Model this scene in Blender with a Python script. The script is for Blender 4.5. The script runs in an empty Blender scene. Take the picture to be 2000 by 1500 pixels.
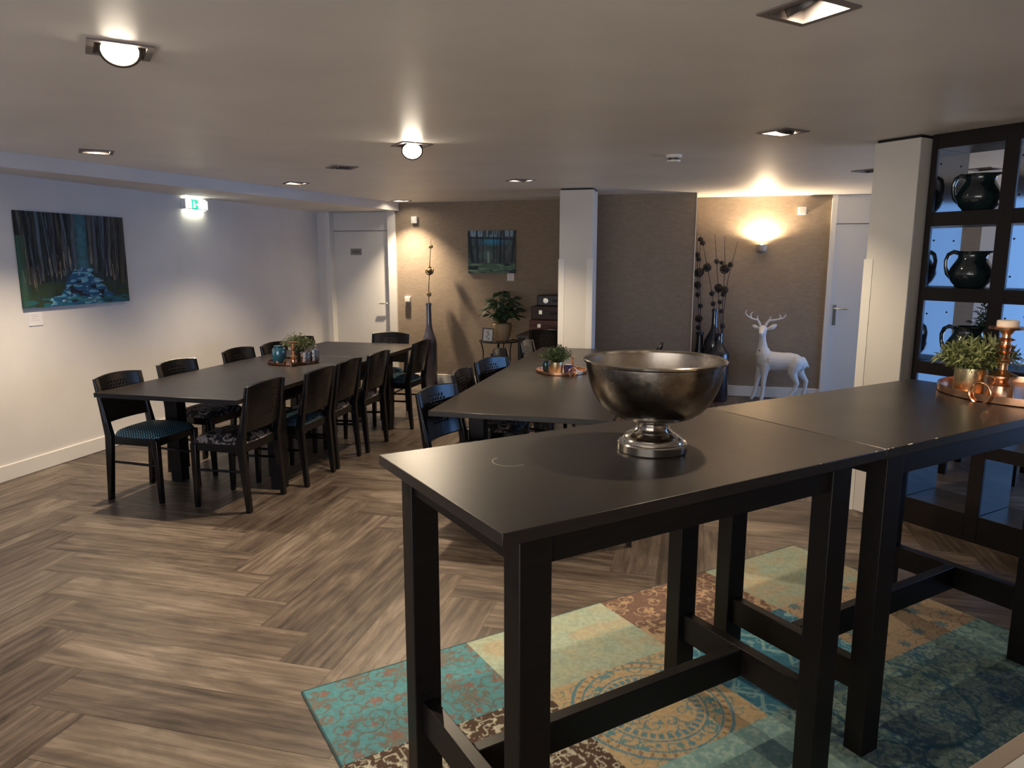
import bpy, bmesh, math, random
import numpy as np
from mathutils import Vector, Matrix, geometry
PI = math.pi
R = math.radians
random.seed(7)
S2 = math.sqrt(0.5)
scene = bpy.context.scene
COL = scene.collection

# ------------------------------------------------------------------ camera, world, exposure
cd = bpy.data.cameras.new('camera'); cam = bpy.data.objects.new('camera', cd); COL.objects.link(cam)
cam.location = (0, 0, 1.6); cam.rotation_euler = (R(80.25), 0, R(14.23))
cd.sensor_fit = 'HORIZONTAL'; cd.sensor_width = 36; cd.lens = 25.56; cd.clip_start = 0.05
scene.camera = cam
scene.view_settings.view_transform = 'Standard'; scene.view_settings.look = 'None'
scene.view_settings.exposure = 1.04; scene.view_settings.gamma = 1; scene.view_settings.use_curve_mapping = False
w = bpy.data.worlds.new('world'); scene.world = w; w.use_nodes = True
wn, wl = w.node_tree.nodes, w.node_tree.links
bg = wn['Background']; tc = wn.new('ShaderNodeTexCoord'); sx = wn.new('ShaderNodeSeparateXYZ'); wl.new(tc.outputs['Generated'], sx.inputs[0])
def wramp(sock, p0, p1, c0, c1):      # sock runs from -1 to 1
    mz = wn.new('ShaderNodeMapRange'); wl.new(sock, mz.inputs[0]); mz.inputs[1].default_value = p0; mz.inputs[2].default_value = p1
    mx = wn.new('ShaderNodeMix'); mx.data_type = 'RGBA'; wl.new(mz.outputs[0], mx.inputs[0])
    for k, c in ((6, c0), (7, c1)):
        if isinstance(c, tuple): mx.inputs[k].default_value = (*c, 1)
        else: wl.new(c, mx.inputs[k])
    return mx.outputs[2]
# blue evening sky to the right of the building, invented pale surround behind the viewer, unseen bright ground added to lift the ceiling
skyc = wramp(sx.outputs['X'], 0.0, 0.5, (0.68, 0.66, 0.64), (0.17, 0.36, 0.76))
wl.new(wramp(sx.outputs['Z'], -0.26, -0.16, (0.61, 0.54, 0.475), skyc), bg.inputs[0])
bg.inputs[1].default_value = 3.25
LAMP = 98.0          # watts of one ceiling spot
WARM = (1.0, 0.80, 0.56)

# ------------------------------------------------------------------ helpers
def tag(o, label=None, cat=None, group=None, kind=None):
    if label: o['label'] = label
    if cat: o['category'] = cat
    if group: o['group'] = group
    if kind: o['kind'] = kind
    return o
def thing(name, label, cat, loc=(0, 0, 0), rz=0, group=None):
    o = bpy.data.objects.new(name, None); COL.objects.link(o); o.empty_display_size = 0.1
    o.location = loc; o.rotation_euler = (0, 0, rz)
    return tag(o, label, cat, group)
def obj(name, bm, m, parent=None, smooth=30, bevel=0, seg=2, loc=None, rz=None):
    bmesh.ops.recalc_face_normals(bm, faces=bm.faces)
    me = bpy.data.meshes.new(name); bm.to_mesh(me); bm.free()
    for mm in (m if isinstance(m, (list, tuple)) else [m]): me.materials.append(mm)
    if smooth:
        for p in me.polygons: p.use_smooth = True
        me.set_sharp_from_angle(angle=R(smooth))
    o = bpy.data.objects.new(name, me); COL.objects.link(o)
    if parent: o.parent = parent
    if loc: o.location = loc
    if rz is not None: o.rotation_euler = (0, 0, rz)
    if bevel:
        b = o.modifiers.new('bevel', 'BEVEL'); b.width = bevel; b.segments = seg; b.limit_method = 'ANGLE'
        b.angle_limit = R(40)
    return o
def struct(name, bm, m, **k):
    return tag(obj(name, bm, m, **k), kind='structure')
def NB(): return bmesh.new()
def box(bm, x0, x1, y0, y1, z0, z1, mi=0, mtx=None):
    vs = [bm.verts.new(v) for v in ((x0,y0,z0),(x1,y0,z0),(x1,y1,z0),(x0,y1,z0),(x0,y0,z1),(x1,y0,z1),(x1,y1,z1),(x0,y1,z1))]
    if mtx is not None:
        for v in vs: v.co = mtx @ v.co
    for f in ((3,2,1,0),(4,5,6,7),(0,1,5,4),(1,2,6,5),(2,3,7,6),(3,0,4,7)):
        bm.faces.new([vs[i] for i in f]).material_index = mi
    return bm
def bx(*a, **k): return box(NB(), *a, **k)
def hexa(bm, b, t):           # b and t: four points each
    vs = [bm.verts.new(v) for v in list(b) + list(t)]
    for f in ((3,2,1,0),(4,5,6,7),(0,1,5,4),(1,2,6,5),(2,3,7,6),(3,0,4,7)): bm.faces.new([vs[i] for i in f])
    return bm
def prism(bm, pts, z0, z1):
    a = [bm.verts.new((x, y, z0)) for x, y in pts]; b = [bm.verts.new((x, y, z1)) for x, y in pts]
    bm.faces.new(a[::-1]); bm.faces.new(b); n = len(pts)
    for i in range(n): bm.faces.new((a[i], a[(i+1) % n], b[(i+1) % n], b[i]))
    return bm
def lathe(bm, prof, n=32, c=(0, 0, 0), cap=True):
    rings = []
    for r, z in prof:
        rings.append([bm.verts.new((c[0]+r*math.cos(2*PI*i/n), c[1]+r*math.sin(2*PI*i/n), c[2]+z)) for i in range(n)])
    for a, b in zip(rings, rings[1:]):
        for i in range(n): bm.faces.new((a[i], a[(i+1) % n], b[(i+1) % n], b[i]))
    if cap:
        if prof[0][0] > 1e-4: bm.faces.new(rings[0][::-1])
        if prof[-1][0] > 1e-4: bm.faces.new(rings[-1])
    return bm
def tube(bm, pts, rad, n=8, closed=False):
    pts = [Vector(p) for p in pts]; m = len(pts)
    rr = rad if isinstance(rad, (list, tuple)) else [rad]*m
    rings = []; ref = None
    for i, p in enumerate(pts):
        if closed: t = pts[(i+1) % m] - pts[i-1]
        else: t = pts[min(i+1, m-1)] - pts[max(i-1, 0)]
        t.normalize()
        if ref is None: ref = t.orthogonal().normalized()
        u = (ref - t*ref.dot(t)).normalized(); ref = u; v = t.cross(u)
        rings.append([bm.verts.new(p + (u*math.cos(2*PI*k/n) + v*math.sin(2*PI*k/n))*rr[i]) for k in range(n)])
    for i in range(m if closed else m-1):
        a, b = rings[i], rings[(i+1) % m]
        for k in range(n): bm.faces.new((a[k], a[(k+1) % n], b[(k+1) % n], b[k]))
    if not closed: bm.faces.new(rings[0][::-1]); bm.faces.new(rings[-1])
    return bm
def ball(bm, c, r, n=10, sc=(1, 1, 1)):
    bmesh.ops.create_uvsphere(bm, u_segments=n, v_segments=max(6, n*2//3), radius=1,
        matrix=Matrix.Translation(c) @ Matrix.Diagonal((r*sc[0], r*sc[1], r*sc[2], 1)))
    return bm
def copy_tree(o, parent=None):
    c = o.copy(); COL.objects.link(c); c.parent = parent
    for ch in list(o.children): copy_tree(ch, c)
    return c

# ------------------------------------------------------------------ materials
def srgb(r, g, b):
    f = lambda c: (c/255/12.92) if c <= 10 else ((c/255+0.055)/1.055)**2.4
    return (f(r), f(g), f(b))
def mat(name, col=(0.5, 0.5, 0.5), rough=0.5, metal=0, coat=0, spec=0.5, emit=None, est=0, trans=0, ior=1.5):
    m = bpy.data.materials.new(name); m.use_nodes = True; b = m.node_tree.nodes['Principled BSDF']
    b.inputs['Base Color'].default_value = (*col, 1); b.inputs['Roughness'].default_value = rough
    b.inputs['Metallic'].default_value = metal; b.inputs['Coat Weight'].default_value = coat
    b.inputs['Coat Roughness'].default_value = 0.05; b.inputs['Specular IOR Level'].default_value = spec
    b.inputs['Transmission Weight'].default_value = trans; b.inputs['IOR'].default_value = ior
    if emit: b.inputs['Emission Color'].default_value = (*emit, 1); b.inputs['Emission Strength'].default_value = est
    return m
class NT:
    def __init__(s, m): s.t = m.node_tree; s.b = s.t.nodes['Principled BSDF']
    def n(s, typ, **k):
        x = s.t.nodes.new('ShaderNode'+typ)
        for a, v in k.items():
            if a.startswith('i_'):
                key = a[2:]; key = int(key) if key.isdigit() else key.replace('_', ' ')
                x.inputs[key].default_value = v
            else: setattr(x, a, v)
        return x
    def l(s, a, b): s.t.links.new(a, b)
    def co(s, which='Object', scale=(1, 1, 1), rot=(0, 0, 0)):
        tcn = s.n('TexCoord'); mp = s.n('Mapping'); s.l(tcn.outputs[which], mp.inputs[0])
        mp.inputs['Scale'].default_value = scale; mp.inputs['Rotation'].default_value = rot
        return mp.outputs[0]
    def noise(s, vec, scale, detail=3, rough=0.5, dist=0):
        x = s.n('TexNoise'); s.l(vec, x.inputs['Vector']); x.inputs['Scale'].default_value = scale
        x.inputs['Detail'].default_value = detail; x.inputs['Roughness'].default_value = rough; x.inputs['Distortion'].default_value = dist
        return x.outputs['Fac']
    def ramp(s, fac, stops):
        x = s.n('ValToRGB'); s.l(fac, x.inputs[0]); e = x.color_ramp.elements
        while len(e) < len(stops): e.new(0.5)
        for k, (p, c) in enumerate(stops): e[k].position = p; e[k].color = (*c, 1) if len(c) == 3 else c
        return x.outputs[0]
    def math(s, op, a, b=0.0, c=None):
        x = s.n('Math', operation=op)
        for i, v in enumerate((a, b) if c is None else (a, b, c)):
            if isinstance(v, (int, float)): x.inputs[i].default_value = v
            else: s.l(v, x.inputs[i])
        return x.outputs[0]
    def mix(s, fac, a, b):
        x = s.n('Mix', data_type='RGBA')
        for i, v in ((0, fac), (6, a), (7, b)):
            if isinstance(v, (int, float)): x.inputs[i].default_value = v
            elif isinstance(v, tuple): x.inputs[i].default_value = (*v, 1)
            else: s.l(v, x.inputs[i])
        return x.outputs[2]
    def bump(s, h, strength=0.3, dist=0.01):
        x = s.n('Bump'); x.inputs['Strength'].default_value = strength; x.inputs['Distance'].default_value = dist
        s.l(h, x.inputs['Height']); s.l(x.outputs[0], s.b.inputs['Normal'])

def m_paint(name, col, rough=0.7, tex=0.15, sc=60):
    m = mat(name, col, rough, spec=0.3); t = NT(m); v = t.co()
    a = t.noise(v, 2.0, 3); c = t.ramp(a, [(0.3, tuple(x*0.95 for x in col)), (0.7, tuple(min(1, x*1.03) for x in col))])
    t.l(c, t.b.inputs['Base Color']); t.bump(t.noise(v, sc, 4), tex, 0.004); return m
WHITE = m_paint('white_wall_paint', (0.74, 0.71, 0.68), 0.62)
CEIL = m_paint('ceiling_paint', (0.86, 0.83, 0.80), 0.45, 0.12, 9)
TRIM = mat('white_trim', (0.78, 0.75, 0.70), 0.45)
DOORM = mat('white_door', (0.72, 0.70, 0.67), 0.5)
def m_taupe():
    m = mat('taupe_grasscloth', (0.25, 0.20, 0.16), 0.85, spec=0.2); t = NT(m); v = t.co('Object', (14, 14, 34))
    a = t.noise(v, 1.0, 4, 0.6, 0.6); c = t.ramp(a, [(0.3, (0.27, 0.21, 0.156)), (0.7, (0.325, 0.258, 0.195))])
    t.l(c, t.b.inputs['Base Color']); v2 = t.co('Object', (18, 18, 46)); t.bump(t.noise(v2, 1.6, 5, 0.6, 1.0), 0.3, 0.006); return m
TAUPE = m_taupe()
def m_blackwood(name, col, rough=0.33, coat=0.0, ring=None):
    m = mat(name, col, rough, spec=0.4, coat=coat); t = NT(m); v = t.co('Object', (3, 30, 30))
    a = t.noise(v, 3.0, 5, 0.6); c = t.ramp(a, [(0.3, tuple(x*0.75 for x in col)), (0.75, tuple(x*1.35 for x in col))])
    if ring:
        vo = t.co('Object'); s = t.n('SeparateXYZ'); t.l(vo, s.inputs[0])
        dx = t.math('SUBTRACT', s.outputs[0], ring[0]); dy = t.math('SUBTRACT', s.outputs[1], ring[1])
        d = t.math('SQRT', t.math('ADD', t.math('MULTIPLY', dx, dx), t.math('MULTIPLY', dy, dy)))
        e = t.math('ABSOLUTE', t.math('SUBTRACT', d, ring[2])); k = t.math('LESS_THAN', e, 0.0014)
        k = t.math('MULTIPLY', k, t.math('LESS_THAN', dx, t.math('MULTIPLY', dy, -0.3))) 
        c = t.mix(k, c, (0.30, 0.28, 0.25))
    t.l(c, t.b.inputs['Base Color'])
    rr = t.math('MULTIPLY_ADD', t.noise(t.co(), 2.2, 3), 0.12, rough-0.06); t.l(rr, t.b.inputs['Roughness']); return m
TOPW = m_blackwood('dark_table_top', (0.016, 0.0125, 0.011), 0.31)
LEGW = m_blackwood('black_leg_wood', (0.008, 0.0065, 0.006), 0.42); LEGW.node_tree.nodes['Principled BSDF'].inputs['Specular IOR Level'].default_value = 0.22
CHAIRW = m_blackwood('black_chair_wood', (0.005, 0.0042, 0.004), 0.20); CHAIRW.node_tree.nodes['Principled BSDF'].inputs['Specular IOR Level'].default_value = 0.5
DIVW = m_blackwood('divider_dark_wood', (0.012, 0.009, 0.008), 0.4); DIVW.node_tree.nodes['Principled BSDF'].inputs['Specular IOR Level'].default_value = 0.3
GLOSS = mat('divider_gloss_lacquer', (0.012, 0.012, 0.014), 0.10, coat=0.25, spec=0.5)
BLACK = mat('black_gap', (0.006, 0.006, 0.006), 0.6)
STEEL = mat('brushed_steel', (0.62, 0.60, 0.57), 0.3, 1)
DGREY = mat('dark_grey_metal', (0.10, 0.095, 0.09), 0.4, 0.7)
def m_metal(name, c0, c1, rough, sc=9, bump=0.2):
    m = mat(name, c0, rough, 1); t = NT(m); v = t.co()
    a = t.noise(v, sc, 5, 0.7); t.l(t.ramp(a, [(0.35, c0), (0.65, c1)]), t.b.inputs['Base Color'])
    t.l(t.math('MULTIPLY_ADD', a, 0.25, rough-0.1), t.b.inputs['Roughness']); t.bump(t.noise(v, sc*3.5, 3), bump, 0.003); return m
PEWTER = m_metal('hammered_pewter', (0.16, 0.135, 0.11), (0.36, 0.32, 0.27), 0.22, 14, 0.25)
PEWTIN = m_metal('pewter_inside', (0.42, 0.37, 0.31), (0.58, 0.52, 0.44), 0.28, 10, 0.25)
NICKEL = mat('polished_nickel', (0.62, 0.58, 0.52), 0.12, 1)
COPPER = m_metal('copper', (0.78, 0.42, 0.24), (0.88, 0.52, 0.32), 0.20, 8, 0.08)
GOLD = m_metal('brass_pot', (0.84, 0.69, 0.40), (0.90, 0.75, 0.46), 0.28, 8, 0.05)
IRON = mat('black_iron', (0.012, 0.012, 0.012), 0.5, 0.5)
SOIL = mat('soil', (0.03, 0.02, 0.015), 0.95)
def m_leaf(name, a, b):
    m = mat(name, a, 0.5, spec=0.4); t = NT(m); t.l(t.ramp(t.noise(t.co(), 25, 2), [(0.35, a), (0.65, b)]), t.b.inputs['Base Color']); return m
LEAF = m_leaf('fine_green_leaves', (0.07, 0.095, 0.03), (0.27, 0.29, 0.12))
LEAFD = m_leaf('dark_green_leaves', (0.012, 0.030, 0.014), (0.035, 0.070, 0.028))
WHITEC = mat('white_plastic', (0.80, 0.78, 0.74), 0.4)
DEERM = mat('white_matte_resin', (0.74, 0.73, 0.72), 0.6)
def m_floor():
    m = mat('herringbone_wood', (0.2, 0.15, 0.1), 0.42, spec=0.4); t = NT(m)
    uv = t.n('UVMap'); uv.uv_map = 'UVMap'
    def mp(sc):
        x = t.n('Mapping'); t.l(uv.outputs[0], x.inputs[0]); x.inputs['Scale'].default_value = sc; return x.outputs[0]
    g1 = t.noise(mp((1.0, 11, 1)), 1.0, 6, 0.62, 1.7)
    g2 = t.noise(mp((6, 120, 1)), 1.0, 4, 0.7, 0.5)
    g3 = t.noise(mp((1.2, 4.0, 1)), 1.0, 4, 0.6, 2.6)
    wv = t.n('TexWave', wave_type='BANDS', bands_direction='Y'); t.l(mp((0.45, 5.5, 1)), wv.inputs['Vector'])
    wv.inputs['Scale'].default_value = 1.3; wv.inputs['Distortion'].default_value = 7.5; wv.inputs['Detail'].default_value = 3; wv.inputs['Detail Scale'].default_value = 0.8
    s = t.math('ADD', t.math('MULTIPLY', g1, 0.50), t.math('MULTIPLY', g2, 0.17))
    s = t.math('ADD', s, t.math('MULTIPLY', g3, 0.42)); s = t.math('ADD', s, t.math('MULTIPLY', wv.outputs['Fac'], 0.045))
    at = t.n('Attribute'); at.attribute_name = 'tone'
    s = t.math('ADD', s, t.math('MULTIPLY', t.math('SUBTRACT', at.outputs['Fac'], 0.5), 0.13))
    c = t.ramp(s, [(0.38, (0.020, 0.0135, 0.010)), (0.49, (0.056, 0.040, 0.030)), (0.60, (0.108, 0.082, 0.063)), (0.74, (0.20, 0.163, 0.13))])
    t.l(c, t.b.inputs['Base Color']); t.l(t.math('MULTIPLY_ADD', s, -0.25, 0.55), t.b.inputs['Roughness']); t.bump(g2, 0.12, 0.002)
    return m
FLOORM = m_floor()
def m_attr(name, rough=0.8, bump=0.0):
    m = mat(name, (1, 1, 1), rough, spec=0.25); t = NT(m); a = t.n('Attribute'); a.attribute_name = 'paint'
    t.l(a.outputs['Color'], t.b.inputs['Base Color'])
    if bump: t.bump(t.noise(t.co(), 450, 2), bump, 0.002)
    return m
PAINTM = m_attr('oil_paint', 0.45); RUGM = m_attr('woven_rug_pile', 0.95, 0.5)
def m_damask():
    m = mat('damask_seat', (0.1, 0.1, 0.1), 0.7); t = NT(m); v = t.co('Object')
    a = t.noise(v, 13, 2, 0.4, 2.6); b = t.noise(v, 32, 1, 0.5, 3)
    k = t.math('GREATER_THAN', t.math('ADD', a, t.math('MULTIPLY', b, 0.25)), 0.66)
    t.l(t.mix(k, (0.008, 0.007, 0.008), (0.26, 0.215, 0.20)), t.b.inputs['Base Color']); return m
def m_dots():
    m = mat('teal_dotted_seat', (0.1, 0.1, 0.1), 0.55); t = NT(m); v = t.co('Object')
    s = t.n('SeparateXYZ'); t.l(v, s.inputs[0])
    a = t.math('SINE', t.math('MULTIPLY', s.outputs[0], 330)); b = t.math('SINE', t.math('MULTIPLY', s.outputs[1], 330))
    k = t.math('GREATER_THAN', t.math('MULTIPLY', a, b), 0.25)
    t.l(t.mix(k, (0.006, 0.020, 0.028), (0.20, 0.42, 0.48)), t.b.inputs['Base Color']); return m
def m_blue():
    m = mat('petrol_blue_seat', (0.02, 0.08, 0.11), 0.7); t = NT(m)
    t.l(t.ramp(t.noise(t.co(), 18, 2, 0.5, 2), [(0.45, (0.008, 0.024, 0.042)), (0.6, (0.024, 0.080, 0.115))]), t.b.inputs['Base Color']); return m
DAMASK, DOTS, BLUES = m_damask(), m_dots(), m_blue()

# ------------------------------------------------------------------ windows (daylight) and portals
def portal(loc, rot, sx_, sy_):
    d = bpy.data.lights.new('window_portal', 'AREA'); d.shape = 'RECTANGLE'; d.size = sx_; d.size_y = sy_
    d.cycles.is_portal = True; o = bpy.data.objects.new('window_portal', d); COL.objects.link(o); o.location = loc; o.rotation_euler = rot
portal((4.72, 6.7, 1.15), (0, R(90), 0), 2.1, 4.0)
portal((-1.8, -2.62, 1.15), (R(90), 0, 0), 4.8, 2.1)

# ------------------------------------------------------------------ setting
H = 2.3
def floor():
    W = 0.2385; n = 5; x0, y0 = -2.53, 2.147
    verts, faces, uvs, tones = [], [], [], []
    rnd = random.Random(3); g = 0.0007
    for i in range(-14, 34):
        for j in range(-24, 34):
            k = (i+j) % 10
            if k == 0: a = (x0+i*W, y0+j*W, x0+(i+n)*W, y0+(j+1)*W, 0)
            elif k == 5: a = (x0+i*W, y0+j*W, x0+(i+1)*W, y0+(j+n)*W, 1)
            else: continue
            xa, ya, xb, yb, d = a
            if xb < -5.0 or xa > 4.8 or yb < -2.7 or ya > 9.1: continue
            b = len(verts); verts += [(xa+g, ya+g, 0), (xb-g, ya+g, 0), (xb-g, yb-g, 0), (xa+g, yb-g, 0)]
            faces.append((b, b+1, b+2, b+3)); ou, ov = rnd.uniform(0, 50), rnd.uniform(0, 50)
            L_, W_ = n*W, W
            uvs += ([(ou, ov), (ou+L_, ov), (ou+L_, ov+W_), (ou, ov+W_)] if d == 0 else [(ou, ov+W_), (ou, ov), (ou+L_, ov), (ou+L_, ov+W_)])
            tones += [rnd.random()]*4
    me = bpy.data.meshes.new('floor'); me.from_pydata(verts, [], faces); uvl = me.uv_layers.new(name='UVMap')
    for k, u in enumerate(uvs): uvl.data[k].uv = u
    at = me.attributes.new('tone', 'FLOAT', 'POINT'); at.data.foreach_set('value', tones)
    b = bmesh.new(); b.from_mesh(me)
    vs = [b.verts.new(v) for v in ((-5, -2.7, -0.002), (4.8, -2.7, -0.002), (4.8, 9.1, -0.002), (-5, 9.1, -0.002))]
    b.faces.new(vs).material_index = 1; b.to_mesh(me); b.free()
    me.materials.append(FLOORM); me.materials.append(mat('plank_joint', (0.05, 0.035, 0.025), 0.8))
    o = bpy.data.objects.new('floor', me); COL.objects.link(o); tag(o, kind='structure')
floor()
LIGHTS = [ # x, y, aim(x,y offset), on, label
 (-1.93, 2.21, (0.52, -0.60), 1.0, 'square ceiling spotlight nearest the viewer on the left, glaring brightly towards the camera'),
 (-3.885, 4.16, (0.10, -0.05), 1.1, 'lit square ceiling spotlight near the left wall above the forest painting'),
 (-1.76, 4.41, (0.38, -0.95), 1.2, 'brightest lit ceiling spotlight in the middle of the room over the gap between the tables'),
 (-2.705, 5.32, (0.5, 0.2), 0.0, 'unlit dark square ceiling spotlight between the lit ones over the left dining table'),
 (-3.68, 6.30, (0.0, -0.1), 0.8, 'lit ceiling spotlight beside the soffit to the right of the exit sign'),
 (-1.585, 6.57, (0.0, -0.2), 0.9, 'lit ceiling spotlight just left of the slim white column'),
 (-3.54, 8.47, (0.10, 0.06), 1.3, 'small lit ceiling spotlight in the far corner above the tall grey bottle'),
 (0.272, 2.36, (0.5, 0.25), 0.65, 'large square ceiling spotlight at the top right edge with its tube turned away'),
 (0.424, 4.48, (-0.3, 0.5), 0.45, 'lit square ceiling spotlight in front of the deer niche near the smoke detector'),
 (1.30, 6.56, (0.3, 0.3), 0.0, 'dark ceiling spotlight just left of the wide white pillar top'),
 (2.15, 6.66, (0.3, 0.3), 0.0, 'dark ceiling spotlight seen through the top opening of the room divider')]
def ceiling():
    pts = [Vector(p) for p in ((-5, -2.7), (4.8, -2.7), (4.8, 9.1), (-5, 9.1))]; edges = [(0, 1), (1, 2), (2, 3), (3, 0)]
    h = 0.131
    for L_ in LIGHTS:
        b = len(pts); pts += [Vector((L_[0]+a, L_[1]+c)) for a, c in ((h, 0), (0, h), (-h, 0), (0, -h))]
        edges += [(b, b+1), (b+1, b+2), (b+2, b+3), (b+3, b)]
    vo, eo, fo, *_ = geometry.delaunay_2d_cdt(pts, edges, [], 0, 1e-5)
    bm = NB(); vs = [bm.verts.new((v.x, v.y, H)) for v in vo]
    for f in fo:
        cx = sum(vo[i].x for i in f)/len(f); cy = sum(vo[i].y for i in f)/len(f)
        if any(abs(cx-L_[0])+abs(cy-L_[1]) < h for L_ in LIGHTS): continue
        if not (-5 < cx < 4.8 and -2.7 < cy < 9.1): continue
        bm.faces.new([vs[i] for i in f])
    box(bm, -5, 4.8, -2.7, 9.1, H+0.13, H+0.2)
    struct('ceiling', bm, CEIL, smooth=0)
ceiling()
def wall_with_hole(name, ax, c0, c1, a0, a1, h0, h1, z0, z1, m):
    bm = NB()
    for (p, q, u, v) in ((a0, h0, 0, H+0.15), (h1, a1, 0, H+0.15), (h0, h1, 0, z0), (h0, h1, z1, H+0.15)):
        if ax == 'x': box(bm, c0, c1, p, q, u, v)
        else: box(bm, p, q, c0, c1, u, v)
    return struct(name, bm, m, smooth=0)
struct('wall_left', bx(-4.95, -4.84, -2.7, 8.95, 0, H+0.15), WHITE, smooth=0)
wall_with_hole('wall_right', 'x', 4.6, 4.75, -2.7, 9.1, 4.7, 8.7, 0.1, 2.2, WHITE)
wall_with_hole('wall_back', 'y', -2.7, -2.55, -5, 4.8, -4.2, 0.6, 0.1, 2.2, WHITE)
# window frames with panes
def m_pane():
    m = bpy.data.materials.new('window_glass'); m.use_nodes = True; nt = m.node_tree; nt.nodes.clear()
    o = nt.nodes.new('ShaderNodeOutputMaterial'); mx = nt.nodes.new('ShaderNodeMixShader'); tr = nt.nodes.new('ShaderNodeBsdfTransparent')
    gl = nt.nodes.new('ShaderNodeBsdfGlossy'); gl.inputs['Roughness'].default_value = 0.02; fr = nt.nodes.new('ShaderNodeFresnel')
    nt.links.new(fr.outputs[0], mx.inputs[0]); nt.links.new(tr.outputs[0], mx.inputs[1]); nt.links.new(gl.outputs[0], mx.inputs[2]); nt.links.new(mx.outputs[0], o.inputs[0]); return m
PANE = m_pane()
def window(name, ax, c, a0, a1, z0, z1, nb):
    bm = NB(); t = 0.025
    def seg(p0, p1, u0, u1):
        if ax == 'x': box(bm, c-t, c+t, p0, p1, u0, u1)
        else: box(bm, p0, p1, c-t, c+t, u0, u1)
    seg(a0, a1, z0, z0+0.06); seg(a0, a1, z1-0.06, z1)
    for k in range(nb+1):
        p = a0 + (a1-a0)*k/nb; p0 = max(a0, p-0.03); p1 = min(a1, p+0.03); seg(p0, p1, z0+0.06, z1-0.06)
    o = struct(name, bm, TRIM, smooth=0)
    b2 = NB()
    pp = [(c, a0, z0), (c, a1, z0), (c, a1, z1), (c, a0, z1)] if ax == 'x' else [(a0, c, z0), (a1, c, z0), (a1, c, z1), (a0, c, z1)]
    b2.faces.new([b2.verts.new(q) for q in pp]); obj('pane', b2, PANE, o, smooth=0)
window('window_1', 'x', 4.66, 4.7, 8.7, 0.1, 2.2, 3)
window('window_2', 'y', -2.61, -4.2, 0.6, 0.1, 2.2, 4)
# far side: door recess, grasscloth wall, partition, niche, second door
struct('wall_far_left', box(bx(-4.95, -4.66, 8.76, 9.0, 0, H+.1), -4.66, -3.84, 8.93, 9.0, 0, H+.1), WHITE, smooth=0)
struct('wall_far_middle', bx(-3.755, -0.9, 8.80, 9.0, 0, H+.1), TAUPE, smooth=0)
struct('wall_partition', bx(-1.3, -0.05, 8.24, 8.95, 0, H+.1), TAUPE, smooth=0)
struct('wall_far_right', bx(-0.1, 1.40, 8.88, 9.0, 0, H+.1), TAUPE, smooth=0)
struct('wall_far_corner', bx(2.42, 2.90, 8.88, 9.0, 0, H+.1), TAUPE, smooth=0)
struct('wall_far_end', box(bx(2.90, 4.7, 8.88, 9.0, 0, H+.1), 1.40, 2.42, 8.96, 9.0, 0, H+.1), WHITE, smooth=0)
struct('trim_1', bx(-0.052, -0.044, 8.232, 8.244, 0, H), TRIM, smooth=0)
struct('baseboard_left', prism(NB(), [(-4.84, -2.55), (-4.826, -2.55), (-4.826, 8.76), (-4.84, 8.76)], 0, 0.12), TRIM, bevel=0.006)
struct('baseboard_far', bx(-3.75, -1.3, 8.785, 8.80, 0, 0.13), TRIM, bevel=0.005)
struct('baseboard_niche', bx(-0.05, 1.40, 8.865, 8.88, 0, 0.125), TRIM, bevel=0.005)
# tapering soffit along the left wall
struct('trim_2', prism(NB(), [(-4.84, 1.8), (-4.43, 4.3), (-3.70, 8.78), (-4.84, 8.78)], 2.2, H+0.01), WHITE, smooth=0)
# left door
fr = struct('trim_3', box(box(bx(-3.86, -3.757, 8.77, 8.95, 0, H), -4.72, -4.655, 8.74, 8.93, 0, 2.2), -4.66, -3.86, 8.87, 8.93, 1.965, 1.975), TRIM, smooth=0)
d1 = struct('door_1', bx(-4.655, -3.862, 8.86, 8.90, 0.01, 1.955), DOORM, smooth=0)
obj('transom_panel', bx(-4.655, -3.862, 8.86, 8.90, 1.965, 2.2), DOORM, d1, smooth=0)
def lever(parent, x, y, z, s, plate=True):
    bm = NB(); tube(bm, [(x, y, z), (x, y-0.05, z), (x+s*0.02, y-0.055, z), (x+s*0.12, y-0.055, z-0.004)], 0.009, 8)
    h = obj('door_handle', bm, STEEL, parent)
    if plate: obj('handle_plate', bx(x-0.02, x+0.02, y-0.006, y, z-0.19, z+0.04), STEEL, h, bevel=0.002)
lever(d1, -3.90, 8.86, 1.03, -1, False)
tube_b = tube(NB(), [(-3.905, 8.86, 0.80), (-3.905, 8.82, 0.80), (-3.905, 8.815, 0.86)], 0.007, 8)
sg = tag(obj('door_sign', bx(-4.425, -4.27, 8.852, 8.86, 1.655, 1.735), mat('sign_grey', (0.30, 0.28, 0.25), 0.4, 0.6), bevel=0.002), 'small grey metal door sign with dark lettering on the white door', 'sign')
bm = NB()
for k, x in enumerate((-4.39, -4.365, -4.34, -4.315)):
    box(bm, x, x+0.004, 8.850, 8.852, 1.68, 1.71); box(bm, x, x+0.018, 8.850, 8.852, 1.706, 1.71)
    if k != 1: box(bm, x, x+0.018, 8.850, 8.852, 1.68, 1.684)
    if k % 2: box(bm, x+0.014, x+0.018, 8.850, 8.852, 1.68, 1.71)
    else: box(bm, x, x+0.013, 8.850, 8.852, 1.693, 1.697)
obj('lettering', bm, BLACK, sg, smooth=0)
# right door
struct('trim_4', box(bx(1.40, 1.455, 8.85, 8.99, 0, H), 2.37, 2.42, 8.85, 8.99, 0, H), TRIM, smooth=0)
d2 = struct('door_2', bx(1.457, 2.368, 8.90, 8.94, 0.01, 1.98), DOORM, smooth=0)
obj('transom_panel', bx(1.457, 2.368, 8.90, 8.94, 1.99, H-0.002), DOORM, d2, smooth=0)
lever(d2, 1.51, 8.90, 1.05, 1)
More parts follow.
